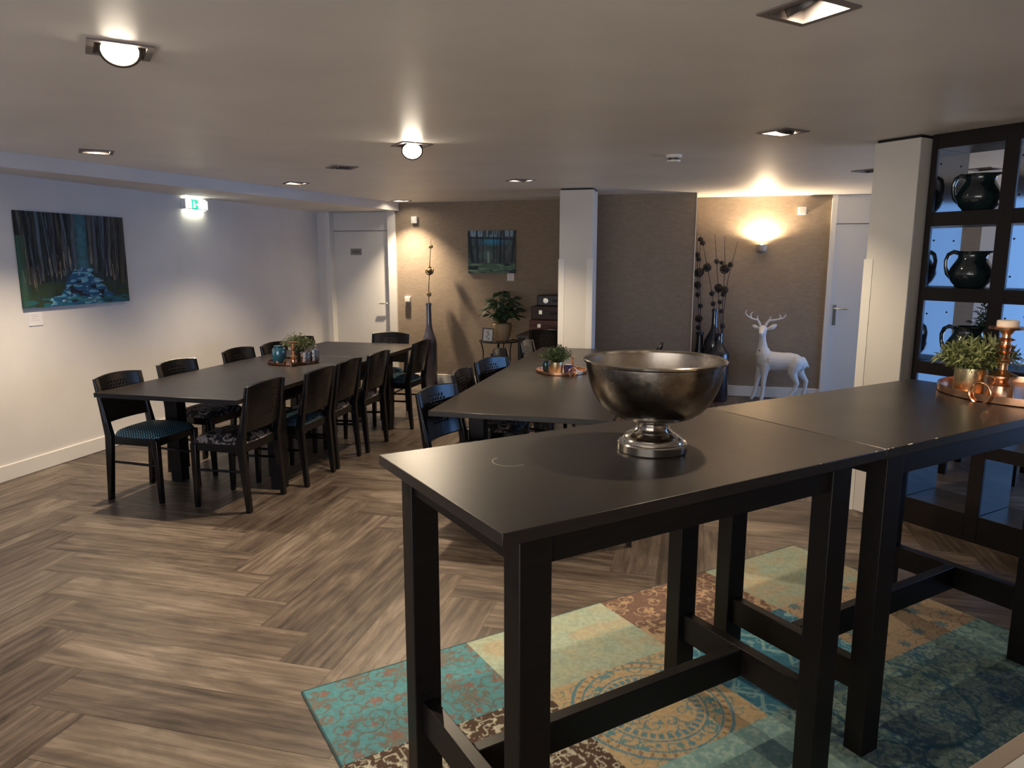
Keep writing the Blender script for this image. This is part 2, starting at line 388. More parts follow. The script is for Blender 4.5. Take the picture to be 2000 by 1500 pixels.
# columns
PW = m_paint('column_paint', (0.70, 0.66, 0.61), 0.6)
c1 = struct('column_1', bx(-1.385, -1.045, 7.42, 7.74, 0, 2.283), PW, bevel=0.004)
obj('shadow_gap', bx(-1.375, -1.055, 7.43, 7.73, 2.283, H), BLACK, c1, smooth=0)
def guards(par, x0, x1, y0, y1, top):
    t = 0.006; wd = 0.055
    for (cx, cy, sx_, sy_) in ((x0, y0, 1, 1), (x1, y0, -1, 1)):
        b = NB(); a0, a1 = sorted((cx-sx_*t, cx+sx_*wd)); box(b, a0, a1, cy-t, cy, 0.0, top)
        a0, a1 = sorted((cx-sx_*t, cx)); box(b, a0, a1, cy, cy+wd, 0, top)
        obj('corner_guard', b, TRIM, par, smooth=0)
guards(c1, -1.385, -1.045, 7.42, 7.74, 1.6)
c2 = struct('column_2', bx(-0.14, 0.14, 0, 0.32, 0, 2.283), PW, bevel=0.004, loc=((4.2-2.65)*S2, (4.2+2.65)*S2, 0), rz=R(-45))
obj('shadow_gap', bx(-0.13, 0.13, 0.01, 0.3, 2.283, H), BLACK, c2, smooth=0)
b = NB(); box(b, -0.148, -0.09, -0.006, 0, 0, 1.6); box(b, -0.148, -0.14, 0, 0.05, 0, 1.6); obj('corner_guard', b, TRIM, c2, smooth=0)

# ------------------------------------------------------------------ ceiling spotlights
LENS = mat('lit_lens', (1, 1, 1), 0.3, emit=(1.0, 0.86, 0.66), est=42)
LENSOFF = mat('unlit_lens', (0.25, 0.25, 0.25), 0.2)
FRAMEM = mat('spot_frame', (0.22, 0.19, 0.18), 0.45, 0.3)
def spot(x, y, aim, on, label):
    t = thing('ceiling_spotlight', label, 'light', (x, y, H), R(45), 'recessed square ceiling spotlights')
    b = NB(); h, g = 0.1, 0.078
    for (a0, a1, c0, c1_) in ((-h, h, -h, -g), (-h, h, g, h), (-h, -g, -g, g), (g, h, -g, g)): box(b, a0, a1, c0, c1_, -0.006, 0.004)
    obj('frame', b, FRAMEM, t, smooth=0)
    b = NB(); k = 0.09
    for (a0, a1, c0, c1_) in ((-k, k, -k, -k+.004), (-k, k, k-.004, k), (-k, -k+.004, -k, k), (k-.004, k, -k, k)): box(b, a0, a1, c0, c1_, 0.002, 0.11)
    box(b, -k, k, -k, k, 0.108, 0.112); obj('housing', b, FRAMEM, t, smooth=0)
    d = Vector((aim[0], aim[1], -1)).normalized(); q = (-d).to_track_quat('Z', 'Y').to_matrix().to_4x4()
    drop = 0.032 - max(0, aim[0]**2+aim[1]**2-0.2)*0.075
    rot = Matrix.Rotation(R(-45), 4, 'Z') @ Matrix.Translation((0, 0, drop)) @ q
    b = lathe(NB(), [(0.058, -0.012), (0.066, -0.012), (0.066, 0.02), (0.05, 0.04), (0.02, 0.05)], 28, cap=False); b.transform(rot)
    lp = obj('lamp_ring', b, DGREY, t)
    b = lathe(NB(), [(0.0002, -0.006), (0.058, -0.006)], 28, cap=False); b.transform(rot)
    obj('lens', b, LENS if on else LENSOFF, lp)
    if on:
        l = bpy.data.lights.new('spot_beam', 'SPOT'); l.energy = LAMP*on; l.color = WARM; l.spot_size = R(112 if y < 8 else 100); l.spot_blend = 0.85 if y < 8 else 1.0; l.shadow_soft_size = 0.025
        lo = bpy.data.objects.new('spot_beam', l); COL.objects.link(lo); lo.parent = t; lo.location = (0, 0, -0.02 if drop > 0.01 else -0.085)
        dd = Vector((d.x*0.35, d.y*0.35, d.z)); dd.rotate(Matrix.Rotation(R(-45), 3, 'Z')); lo.rotation_euler = (-dd).to_track_quat('Z', 'Y').to_euler()
for L_ in LIGHTS: spot(*L_)

# smoke detector
t = thing('smoke_detector', 'small round white smoke detector on the ceiling', 'smoke detector', (-0.197, 5.28, H))
obj('base', lathe(NB(), [(0.055, 0), (0.055, -0.018), (0.048, -0.02)], 28), WHITEC, t)
obj('grille', lathe(NB(), [(0.036, -0.02), (0.036, -0.034), (0.03, -0.034)], 28), DGREY, t)
obj('cap', lathe(NB(), [(0.048, -0.034), (0.044, -0.045), (0.012, -0.05)], 28), WHITEC, t)
# exit sign on the left wall
t = thing('exit_sign', 'glowing green and white emergency exit sign high on the left wall', 'sign', (-4.84, 6.33, 2.125))
obj('housing', bx(0, 0.05, -0.17, 0.17, -0.05, 0.05), WHITEC, t, bevel=0.004)
EM = mat('sign_white_light', (1, 1, 1), 0.5, emit=(1, 1, 0.86), est=1.6); EG = mat('sign_green_light', (0, 0.3, 0.2), 0.5, emit=(0.02, 0.50, 0.30), est=0.8)
obj('light_panel', bx(0.05, 0.053, 0.02, 0.16, -0.04, 0.04), EM, t, smooth=0)
obj('light_panel', bx(0.05, 0.053, -0.16, -0.08, -0.04, 0.04), EM, t, smooth=0)
gp = obj('green_panel', bx(0.05, 0.054, -0.07, 0.02, -0.04, 0.04), EG, t, smooth=0)
b = NB(); ball(b, (0.055, -0.045, 0.025), 0.007, 8, (0.3, 1, 1)); box(b, 0.054, 0.056, -0.052, -0.036, -0.006, 0.018)
tube(b, [(0.055, -0.048, -0.006), (0.055, -0.056, -0.03)], 0.004, 6); tube(b, [(0.055, -0.04, -0.006), (0.055, -0.03, -0.03)], 0.004, 6)
box(b, 0.054, 0.056, -0.02, 0.0, -0.003, 0.003); prism(b, [(0.054, 0.0), (0.056, 0.0), (0.056, 0.012), (0.054, 0.012)], -0.009, 0.009)
obj('pictogram', b, EM, gp, smooth=0)
obj('lamp_strip', bx(0.004, 0.046, -0.14, 0.14, -0.054, -0.05), mat('strip_light', (1, 1, 1), 0.5, emit=(1, 1, 0.78), est=10), t, smooth=0)
obj('lamp_strip', bx(0.004, 0.046, -0.14, 0.14, 0.05, 0.054), mat('strip_light_top', (1, 1, 1), 0.5, emit=(1, 1, 0.78), est=3.5), t, smooth=0)
# boxes on far wall
def wallbox(name, label, cat, x, y, z, w_, h_, d_):
    t = thing(name, label, cat, (x, y, z)); obj('housing', bx(-w_/2, w_/2, -d_, 0, -h_/2, h_/2), WHITEC, t, bevel=0.006)
    obj('face_plate', bx(-w_*0.3, w_*0.3, -d_-0.004, -d_, -h_*0.3, h_*0.3), TRIM, t, bevel=0.001)
wallbox('wall_sensor', 'small white sensor box high on the tan wall beside the white door', 'sensor', -3.49, 8.80, 2.085, 0.075, 0.085, 0.05)
wallbox('light_switch', 'small white switch box on the tan wall at handle height left of the tall bottle', 'switch', -3.605, 8.80, 1.09, 0.07, 0.075, 0.05)
wallbox('wall_sensor', 'small white sensor box to the right of the lit wall lamp', 'sensor', 1.09, 8.88, 2.13, 0.085, 0.085, 0.06)
# sconce
t = thing('wall_lamp', 'small grey uplighter wall lamp glowing above the white deer', 'lamp', (0.68, 8.88, 1.74))
b = lathe(NB(), [(0.028, -0.075), (0.055, -0.05), (0.062, 0.0), (0.062, 0.02), (0.055, 0.02), (0.05, -0.02), (0.001, -0.04)], 28, c=(0, -0.075, 0), cap=False)
obj('shade', b, mat('lamp_grey', (0.30, 0.29, 0.27), 0.45, 0.3), t)
obj('bracket', bx(-0.02, 0.02, -0.03, 0, -0.03, 0.01), DGREY, t, smooth=0)
obj('bulb', ball(NB(), (0, -0.075, 0.005), 0.022, 12), mat('bulb_glow', (1, 1, 1), 0.5, emit=(1, 0.8, 0.5), est=60), t)
l = bpy.data.lights.new('uplight', 'SPOT'); l.energy = 34; l.color = (1, 0.76, 0.48); l.spot_size = R(172); l.spot_blend = 0.5; l.shadow_soft_size = 0.02
lo = bpy.data.objects.new('uplight', l); COL.objects.link(lo); lo.parent = t; lo.location = (0, -0.075, 0.06); lo.rotation_euler = (R(180), 0, 0)

# ------------------------------------------------------------------ painted things (colour grids)
def vnoise(x, y, seed, per=1.0):
    r = np.random.RandomState(seed); g = r.rand(257, 257); x = x/per % 256; y = y/per % 256
    xi = np.floor(x).astype(int); yi = np.floor(y).astype(int); fx = x-xi; fy = y-yi; fx = fx*fx*(3-2*fx); fy = fy*fy*(3-2*fy)
    return (g[yi, xi]*(1-fx)+g[yi, xi+1]*fx)*(1-fy)+(g[yi+1, xi]*(1-fx)+g[yi+1, xi+1]*fx)*fy
def grid_obj(name, X, Y, colr, m, parent, place, thick):
    ny, nx = colr.shape[:2]
    xs = np.linspace(X[0], X[1], nx); ys = np.linspace(Y[0], Y[1], ny); gx, gy = np.meshgrid(xs, ys)
    v = np.stack([gx.ravel(), gy.ravel(), np.full(nx*ny, thick)], 1)
    idx = np.arange(nx*ny).reshape(ny, nx); f = np.stack([idx[:-1, :-1], idx[:-1, 1:], idx[1:, 1:], idx[1:, :-1]], -1).reshape(-1, 4)
    bnd = list(idx[0, :]) + list(idx[1:, -1]) + list(idx[-1, -2::-1]) + list(idx[-2:0:-1, 0])
    nb = len(bnd); low = v[bnd].copy(); low[:, 2] = 0; base = nx*ny
    side = [(bnd[k], base+k, base+(k+1) % nb, bnd[(k+1) % nb]) for k in range(nb)]
    V = np.concatenate([v, low]); c = np.concatenate([colr.reshape(-1, 3), colr.reshape(-1, 3)[bnd]*0.7])
    me = bpy.data.meshes.new(name)
    me.from_pydata(V.tolist(), [], f.tolist()+[tuple(int(q) for q in s) for s in side]+[tuple(range(base+nb-1, base-1, -1))])
    at = me.color_attributes.new('paint', 'FLOAT_COLOR', 'POINT'); at.data.foreach_set('color', np.concatenate([c, np.ones((len(c), 1))], 1).ravel())
    me.materials.append(m); o = bpy.data.objects.new(name, me); COL.objects.link(o); o.matrix_world = place
    if parent: o.parent = parent
    return o
def lerp(a, b, t): return a*(1-t[..., None]) + np.array(b)*t[..., None]
def forest_painting():
    nx, ny = 230, 170; gx, gy = np.meshgrid(np.linspace(0, 1, nx), np.linspace(0, 1, ny))
    c = np.zeros((ny, nx, 3)) + np.array((0.014, 0.022, 0.024)); n = vnoise(gx*40, gy*12, 1)
    c = lerp(c, (0.035, 0.06, 0.07), n*0.7)
    gap = np.exp(-((gx-0.55)/0.06)**2)*(gy > 0.35); c = lerp(c, (0.05, 0.17, 0.21), np.clip(gap*(0.5+0.6*vnoise(gx*20, gy*25, 2)), 0, 1))
    r = random.Random(5)
    for k in range(120):
        x0 = r.uniform(-0.02, 1.02)
        if 0.49 < x0 < 0.61 and r.random() < 0.85: continue
        bot = 0.10+0.36*max(0, 1-abs(x0-0.55)/0.62) + r.uniform(-0.04, 0.06); lean = (x0-0.55)*0.12*r.uniform(0.2, 1.6) + r.uniform(-0.05, 0.05)
        wd = r.uniform(0.003, 0.011)*(0.7+abs(x0-0.55)); col = r.choice([(0.010, 0.010, 0.010), (0.09, 0.13, 0.17), (0.05, 0.045, 0.035), (0.008, 0.008, 0.010), (0.11, 0.11, 0.10), (0.07, 0.09, 0.13), (0.012, 0.012, 0.012)])
        xc = x0 + lean*(gy-bot) + 0.010*(vnoise(gy*9+k*3, gy*0+k, 3)-0.5)
        m_ = np.clip(1.6-np.abs(gx-xc)/wd, 0, 1)*(gy > bot); c = lerp(c, col, m_*(0.75+0.25*vnoise(gx*60, gy*14, 4)))
        if r.random() < 0.45: c = lerp(c, (0.30, 0.25, 0.16), np.clip(1.4-np.abs(gx-xc-wd)/(wd*0.5), 0, 1)*(gy > bot)*(gy < bot+0.20)*vnoise(gx*30, gy*20, 6)*1.2)
    path = (np.abs(gx-0.56) < 0.03+0.80*np.clip(0.42-gy, 0, 1)+0.10*(vnoise(gx*9, gy*26, 7)-0.5)) & (gy < 0.42)
    p = path*1.0; pn = vnoise(gx*18, gy*48, 8); c = lerp(c, (0.018, 0.09, 0.19), p*0.9); c = lerp(c, (0.11, 0.32, 0.42), p*(pn > 0.62)); c = lerp(c, (0.42, 0.52, 0.56), p*(vnoise(gx*30, gy*85, 9) > 0.84))
    c = lerp(c, (0.02, 0.02, 0.035), p*(vnoise(gx*14, gy*20, 10) > 0.78))
    g = (gy < 0.26)*(~path); c = lerp(c, (0.035, 0.055, 0.018), g*vnoise(gx*22, gy*30, 11)); c = lerp(c, (0.02, 0.12, 0.14), (gy < 0.10)*(vnoise(gx*16, gy*60, 12) > 0.45)*0.8)
    c = lerp(c, (0.035, 0.09, 0.06), np.clip(1-gx/0.07, 0, 1)*(gy < 0.75)*0.9); c *= 1.25
    return c
def clearing_painting():
    nx, ny = 130, 110; gx, gy = np.meshgrid(np.linspace(0, 1, nx), np.linspace(0, 1, ny))
    c = np.zeros((ny, nx, 3)) + np.array((0.016, 0.024, 0.028)); c = lerp(c, (0.05, 0.07, 0.065), vnoise(gx*26, gy*10, 21)*0.9)
    c = lerp(c, (0.02, 0.15, 0.26), np.exp(-((gx-0.55)/0.25)**2-((gy-0.75)/0.08)**2)); c = lerp(c, (0.13, 0.20, 0.26), (gy > 0.86)*(vnoise(gx*34, gy*5, 22) > 0.42)*0.9)
    c = lerp(c, (0.05, 0.09, 0.085), np.exp(-((gx-0.4)/0.13)**2-((gy-0.42)/0.14)**2)); c = lerp(c, (0.16, 0.22, 0.20), np.exp(-((gx-0.435)/0.018)**2)*(gy > 0.24)*(gy < 0.5)*0.9)
    r = random.Random(9)
    for x0, w_, ln in ((0.06, 0.035, -0.12), (0.2, 0.02, -0.02), (0.69, 0.022, 0.02), (0.77, 0.014, 0.0), (0.96, 0.03, 0.08), (0.55, 0.01, 0), (0.32, 0.01, 0.01), (0.62, 0.008, 0.02)):
        c = lerp(c, (0.008, 0.011, 0.02), np.clip(1.5-np.abs(gx-x0-ln*(gy-0.6))/w_, 0, 1)*(gy > 0.24)*0.95)
    c = lerp(c, (0.008, 0.011, 0.02), np.clip(1.5-np.abs(gy-0.84+0.05*gx)/0.018, 0, 1)*0.9)
    c *= 1.9; g = (gy < 0.22)*1.0; c = lerp(c, (0.075, 0.15, 0.11), g); c = lerp(c, (0.17, 0.27, 0.19), g*(vnoise(gx*7, gy*40, 23) > 0.5)); c = lerp(c, (0.012, 0.03, 0.035), g*(vnoise(gx*6, gy*34, 24) > 0.72))
    return c
# left wall painting: plane X=-4.84, facing +X
Y0, Y1, Z0, Z1 = 4.34, 5.37, 1.24, 1.95
mt = Matrix.Translation((-4.838, Y0, Z0)) @ Matrix(((0, 0, 1, 0), (1, 0, 0, 0), (0, 1, 0, 0), (0, 0, 0, 1)))
p = grid_obj('painting', (0, Y1-Y0), (0, Z1-Z0), forest_painting(), PAINTM, None, mt, 0.028)
tag(p, 'large unframed canvas of dark tree trunks and a blue path on the left white wall', 'painting')
X0, X1, Z0, Z1 = -2.79, -2.185, 1.43, 1.945
mt = Matrix.Translation((X0, 8.798, Z0)) @ Matrix(((1, 0, 0, 0), (0, 0, -1, 0), (0, 1, 0, 0), (0, 0, 0, 1)))
p = grid_obj('painting', (0, X1-X0), (0, Z1-Z0), clearing_painting(), PAINTM, None, mt, 0.025)
tag(p, 'smaller dark canvas of a forest clearing on the tan wall above the potted plant', 'painting')
def card(name, label, bmx, lines):
    c = tag(obj(name, bmx, mat('card_paper', (0.82, 0.80, 0.80), 0.7), smooth=0), label, 'card'); obj('text_lines', lines, mat('faint_print', (0.45, 0.44, 0.46), 0.8), c, smooth=0)
b = NB()
for k in range(4): box(b, -4.834, -4.8335, 4.405, 4.405+0.05+0.015*(k % 2), 1.185-k*0.014, 1.187-k*0.014)
card('title_card', 'small white title card under the lower left corner of the large forest painting', bx(-4.84, -4.834, 4.38, 4.50, 1.105, 1.20), b)
b = NB()
for k in range(4): box(b, -2.28, -2.23+0.01*(k % 2), 8.7955, 8.796, 1.402-k*0.014, 1.404-k*0.014)
card('title_card', 'small white title card under the lower right corner of the clearing painting', bx(-2.292, -2.205, 8.796, 8.80, 1.335, 1.425), b)

# rug -----------------------------------------------------------------
def rug():
    U0, U1, V0, V1 = 0.593, 3.37, -2.54, -0.86
    nx, ny = 556, 336; u, v = np.meshgrid(np.linspace(U0, U1, nx), np.linspace(V0, V1, ny))
    c = np.zeros((ny, nx, 3)); wx = (vnoise(u*7, v*7, 31)-0.5)*0.10; wy = (vnoise(u*7, v*7, 32)-0.5)*0.10
    def scroll(per, th, ph=0):   # curling vine lines
        a = np.sin((u+wx*1.6)*per+2.2*np.sin((v+wy)*per*0.7+ph)); b_ = np.sin((v+wy*1.6)*per+2.2*np.sin((u+wx)*per*0.7+ph)); return np.abs(a*b_-0.25) < th
    def flowers(sp, rad, seed, pet=5):
        gi = np.floor(u/sp); gj = np.floor(v/sp); m_ = np.zeros_like(u, bool)
        for di in (-1, 0, 1):
            for dj in (-1, 0, 1):
                ii = (gi+di); jj = (gj+dj); h1 = np.modf(np.abs(np.sin(ii*12.9898+jj*78.233+seed)*43758.5453))[0]; h2 = np.modf(np.abs(np.sin(ii*39.346+jj*11.135+seed*2)*24634.6345))[0]
                cx = (ii+0.2+0.6*h1)*sp; cy = (jj+0.2+0.6*h2)*sp; d = np.hypot(u-cx, v-cy); a = np.arctan2(v-cy, u-cx)
                m_ |= d < rad*(0.55+0.6*h1)*(1+0.35*np.cos(pet*a+h2*6))
        return m_
    mott = vnoise(u*16, v*16, 33); fine = vnoise(u*90, v*90, 34); mid = vnoise(u*45, v*45, 35)
    def put(mask, base, layers):
        nonlocal c
        c = lerp(c, base, mask*1.0)
        for col, lm, op in layers: c = lerp(c, col, mask*lm*op)
    R1 = v < -2.065; R3 = v > -1.545; R2 = ~R1 & ~R3
    def spirals(u0, u1, v0, v1, sp, R_, pitch, wd, seed):
        rr = random.Random(seed); m_ = np.zeros_like(u, bool); du = (U1-U0)/(nx-1); dv = (V1-V0)/(ny-1)
        for a in np.arange(u0, u1, sp):
            for b_ in np.arange(v0, v1, sp):
                cx = a+rr.uniform(-.25, .25)*sp+sp/2; cy = b_+rr.uniform(-.25, .25)*sp+sp/2; R2_ = R_*rr.uniform(0.75, 1.2)
                i0 = max(0, int((cx-R2_-U0)/du)); i1 = min(nx, int((cx+R2_-U0)/du)+2); j0 = max(0, int((cy-R2_-V0)/dv)); j1 = min(ny, int((cy+R2_-V0)/dv)+2)
                if i1 <= i0 or j1 <= j0: continue
                uu, vv = u[j0:j1, i0:i1]-cx, v[j0:j1, i0:i1]-cy; d = np.hypot(uu, vv); th = np.arctan2(vv, uu)*rr.choice((-1, 1)); f = ((th+rr.uniform(0, 6))/(2*np.pi)-d/pitch) % 1
                m_[j0:j1, i0:i1] |= (np.minimum(f, 1-f)*pitch < wd) & (d < R2_) & (d > 0.004)
                m_[j0:j1, i0:i1] |= (np.hypot(uu-R2_*0.9, vv) < 0.011*rr.uniform(0.6, 1.4)*(1+0.4*np.cos(5*th)))
        return m_
    BL = (0.045, 0.15, 0.22); TE = (0.09, 0.29, 0.34)
    put(R1 & (u < 1.285), (0.085, 0.235, 0.27), [((0.13, 0.12, 0.10), spirals(U0, 1.3, V0, -2.06, 0.085, 0.052, 0.036, 0.0035, 3), 0.85), ((0.15, 0.125, 0.10), flowers(0.17, 0.05, 1, 7) & (fine > 0.35), 0.85), ((0.21, 0.11, 0.085), flowers(0.12, 0.02, 7, 5), 0.8)])
    pale = [((0.29, 0.38, 0.31), mott, 0.9), ((0.40, 0.29, 0.18), (vnoise(u*5, v*12, 36) > 0.66)*1.0, 0.45), ((0.28, 0.38, 0.33), (vnoise(u*30, v*60, 37) > 0.6)*1.0, 0.25)]
    put(R1 & (u >= 1.285) & (u < 1.99), (0.37, 0.38, 0.27), pale); put(R1 & (u >= 2.67), (0.36, 0.33, 0.22), pale)
    put(R1 & (u >= 1.99) & (u < 2.67), (0.155, 0.092, 0.07), [((0.40, 0.29, 0.18), spirals(1.98, 2.68, V0, -2.06, 0.10, 0.05, 0.030, 0.0028, 5), 0.8), ((0.42, 0.31, 0.19), (mid > 0.58)*(v > -2.28), 0.8), ((0.45, 0.3, 0.18), flowers(0.12, 0.02, 3, 5), 0.6)])
    put(R2 & (u < 1.37), (0.075, 0.045, 0.032), [((0.48, 0.47, 0.38), (np.abs(mid-0.5) < 0.075)*1.0, 0.85), ((0.48, 0.47, 0.38), (fine > 0.72)*1.0, 0.5)])
    d = np.hypot(u-1.66, v+1.80); a = np.arctan2(v+1.80, u-1.66)
    ring = ((np.abs(d-0.17) < 0.013)*(np.cos(36*a) > -0.4)) | (np.abs(d-0.196) < 0.004) | (np.abs(d-0.25) < 0.004) | (np.abs(d-0.285) < 0.006)
    dots = ((np.abs(d-0.267) < 0.009)*(np.cos(44*a) > 0.5))
    fl = flowers(0.10, 0.018, 9, 6) & (d > 0.20) & (d < 0.245)
    inner = (d < 0.155) & (spirals(1.5, 1.82, -1.96, -1.64, 0.07, 0.036, 0.024, 0.003, 8)); mspi = spirals(1.36, 1.99, -2.07, -1.54, 0.085, 0.04, 0.024, 0.003, 9)
    put(R2 & (u >= 1.37) & (u < 1.98), (0.42, 0.32, 0.19), [((0.07, 0.20, 0.27), ring, 0.9), ((0.20, 0.13, 0.08), dots, 0.8), ((0.06, 0.22, 0.28), fl, 0.9), ((0.07, 0.20, 0.26), inner, 0.8), ((0.16, 0.22, 0.20), (d > 0.29)*mspi, 0.8), ((0.09, 0.22, 0.25), (d > .2)*(d < .246)*mspi, 0.85)])
    zig = np.abs(((u*9+np.abs(((v*7) % 1)-0.5)*1.2) % 1)-0.5) < 0.09
    put(R2 & (u >= 1.98) & (u < 2.67), (0.05, 0.20, 0.30), [((0.26, 0.46, 0.46), zig, 0.8), ((0.24, 0.40, 0.42), spirals(1.97, 2.68, -2.07, -1.54, 0.11, 0.055, 0.04, 0.004, 11), 0.8), ((0.03, 0.09, 0.17), (vnoise(u*9, v*9, 38) > 0.62)*1.0, 0.6)])
    put(R2 & (u >= 2.67), (0.37, 0.28, 0.19), [((0.20, 0.13, 0.08), spirals(2.66, 3.38, -2.07, -1.54, 0.12, 0.06, 0.05, 0.0028, 12), 0.8), ((0.07, 0.16, 0.20), flowers(0.14, 0.028, 5, 7), 0.85)])
    put(R3 & (u < 1.28), (0.11, 0.075, 0.055), [((0.45, 0.33, 0.2), scroll(28, 0.12, 2), 0.8)])
    put(R3 & (u >= 1.28) & (u < 2.02), (0.22, 0.37, 0.36), [((0.14, 0.27, 0.28), (mid > 0.55)*1.0, 0.5), ((0.40, 0.46, 0.38), (fine > 0.7)*1.0, 0.35)])
    d2 = np.abs(np.hypot(u-2.45, v+1.38)-0.27) < 0.008
    put(R3 & (u >= 2.02) & (u < 3.04), (0.19, 0.28, 0.25), [((0.05, 0.13, 0.18), spirals(2.0, 3.06, -1.56, -0.85, 0.20, 0.13, 0.075, 0.006, 13), 0.8), ((0.06, 0.14, 0.19), spirals(2.0, 3.06, -1.56, -0.85, 0.07, 0.04, 0.024, 0.003, 14), 0.8), ((0.04, 0.12, 0.20), (vnoise(u*11, v*11, 39) > 0.68)*1.0, 0.7), ((0.03, 0.12, 0.17), d2, 0.8), ((0.30, 0.42, 0.36), (fine > 0.75)*1.0, 0.5)])
    put(R3 & (u >= 3.04), (0.24, 0.38, 0.34), [((0.06, 0.17, 0.22), spirals(3.03, 3.38, -1.56, -0.85, 0.10, 0.05, 0.035, 0.004, 15), 0.8), ((0.10, 0.2, 0.24), (mid > 0.6)*1.0, 0.5)])
    edge = (u < U0+0.006) | (u > U1-0.006) | (v < V0+0.006)
    c = lerp(c, (0.02, 0.05, 0.06), edge*0.8); c *= 0.80*(0.86+0.28*fine)[..., None]
    # local frame: x = D direction, y = -C direction  -> flip rows
    mt = Matrix.Rotation(R(45), 4, 'Z')
    o = grid_obj('rug', (U0, U1), (-V1, -V0), c[::-1], RUGM, None, mt, 0.006)
    tag(o, 'patchwork rug in turquoise, beige and brown ornament under the two tall tables', 'rug')
rug()

# ------------------------------------------------------------------ bar tables (local x = long direction, y = -v)
def bar_table(u0, u1, l0, l1, label, ring=None, wear=()):
    root = thing('bar_table', label, 'table', ((u0+u1)/2*S2 - 1.5675*S2, (u0+u1)/2*S2 + 1.5675*S2, 0), R(45), 'tall black bar tables')
    cx = (u0+u1)/2; hx = (u1-u0)/2; hy = 0.3525
    topm = TOPW if not ring else m_blackwood('scratched_table_top', (0.017, 0.0135, 0.012), 0.38, ring=ring)
    obj('tabletop', bx(-hx+0.001, hx-0.001, -hy, hy, 1.02, 1.05), topm, root, bevel=0.002)
    a0, a1 = l0-cx, l1-cx; lw = 0.084; lv = 0.068; yo = 0.327
    b = NB(); box(b, a0+lw, a1-lw, -yo+0.008, -yo+0.03, 0.945, 1.02); box(b, a0+lw, a1-lw, yo-0.03, yo-0.008, 0.945, 1.02)
    box(b, a0+0.01, a0+0.032, -yo+lv, yo-lv, 0.945, 1.02); box(b, a1-0.032, a1-0.01, -yo+lv, yo-lv, 0.945, 1.02); obj('apron', b, LEGW, root, bevel=0.0015)
    for x in (a0, a1-lw):
        for y in (-yo, yo-lv): obj('leg', bx(x, x+lw, y, y+lv, 0.006, 1.02), LEGW, root, bevel=0.003)
    for x in (a0+lw/2, a1-lw/2): obj('end_stretcher', bx(x-0.02, x+0.02, -yo+lv, yo-lv, 0.205, 0.305), LEGW, root, bevel=0.003)
    obj('long_stretcher', bx(a0+lw/2+0.02, a1-lw/2-0.02, -0.02, 0.02, 0.205, 0.305), LEGW, root, bevel=0.003)
    for (x, l_) in wear: obj('worn_edge', bx(x, x+l_, -hy-0.0004, -hy+0.003, 1.0488, 1.0504), WORN, root, smooth=0)
    return root
WORN = mat('bare_wood_chip', (0.45, 0.40, 0.33), 0.7)
bar_table(0.700, 2.002, 0.757, 1.885, 'tall black bar table in the foreground carrying the metal bowl', ring=(-0.36, 0.105, 0.05), wear=((0.60, 0.006), (0.641, 0.007), (0.35, 0.004)))
bar_table(2.004, 3.31, 2.057, 3.19, 'tall black bar table at the right carrying the copper tray', wear=((-0.647, 0.006), (-0.625, 0.004), (-0.545, 0.022), (-0.40, 0.012)))

# ------------------------------------------------------------------ dining tables
def dining_table(x0, x1, y0, y1, label):
    root = thing('dining_table', label, 'table', ((x0+x1)/2, (y0+y1)/2, 0), 0, 'long black dining tables')
    hx, hy = (x1-x0)/2, (y1-y0)/2; ya, yb = -0.022, 0.488
    yc = (y0+y1)/2; ya, yb = 5.335-yc, 5.84-yc
    obj('top_panel', bx(-hx, hx, -hy, ya-0.001, 0.72, 0.75), TOPW, root, bevel=0.002)
    obj('top_panel', bx(-hx, hx, yb+0.001, hy, 0.72, 0.75), TOPW, root, bevel=0.002)
    obj('extension_leaf', bx(-hx+0.001, hx-0.001, ya+0.001, yb-0.001, 0.72, 0.7495), TOPW, root, bevel=0.002)
    lx, ly = hx-0.115, hy-0.60
    b = NB()
    for s in (-1, 1):
        box(b, *sorted((s*(lx+0.02), s*(lx-0.005))), -ly+0.05, ly-0.05, 0.63, 0.72); box(b, -lx+0.05, lx-0.05, *sorted((s*(ly+0.02), s*(ly-0.005))), 0.63, 0.72)
    obj('apron', b, LEGW, root, bevel=0.002)
    for sx_ in (-1, 1):
        for sy_ in (-1, 1):
            b = NB(); box(b, sx_*lx-0.05, sx_*lx+0.05, sy_*ly-0.05, sy_*ly+0.05, 0.09, 0.72); box(b, sx_*lx-0.043, sx_*lx+0.043, sy_*ly-0.043, sy_*ly+0.043, 0.0, 0.09)
            obj('leg', b, LEGW, root, bevel=0.002)
dining_table(-3.75, -2.70, 3.805, 6.87, 'long black dining table by the left wall with the blue jar tray')
dining_table(-1.456, -0.41, 3.80, 6.93, 'long black dining table in the middle behind the metal bowl')

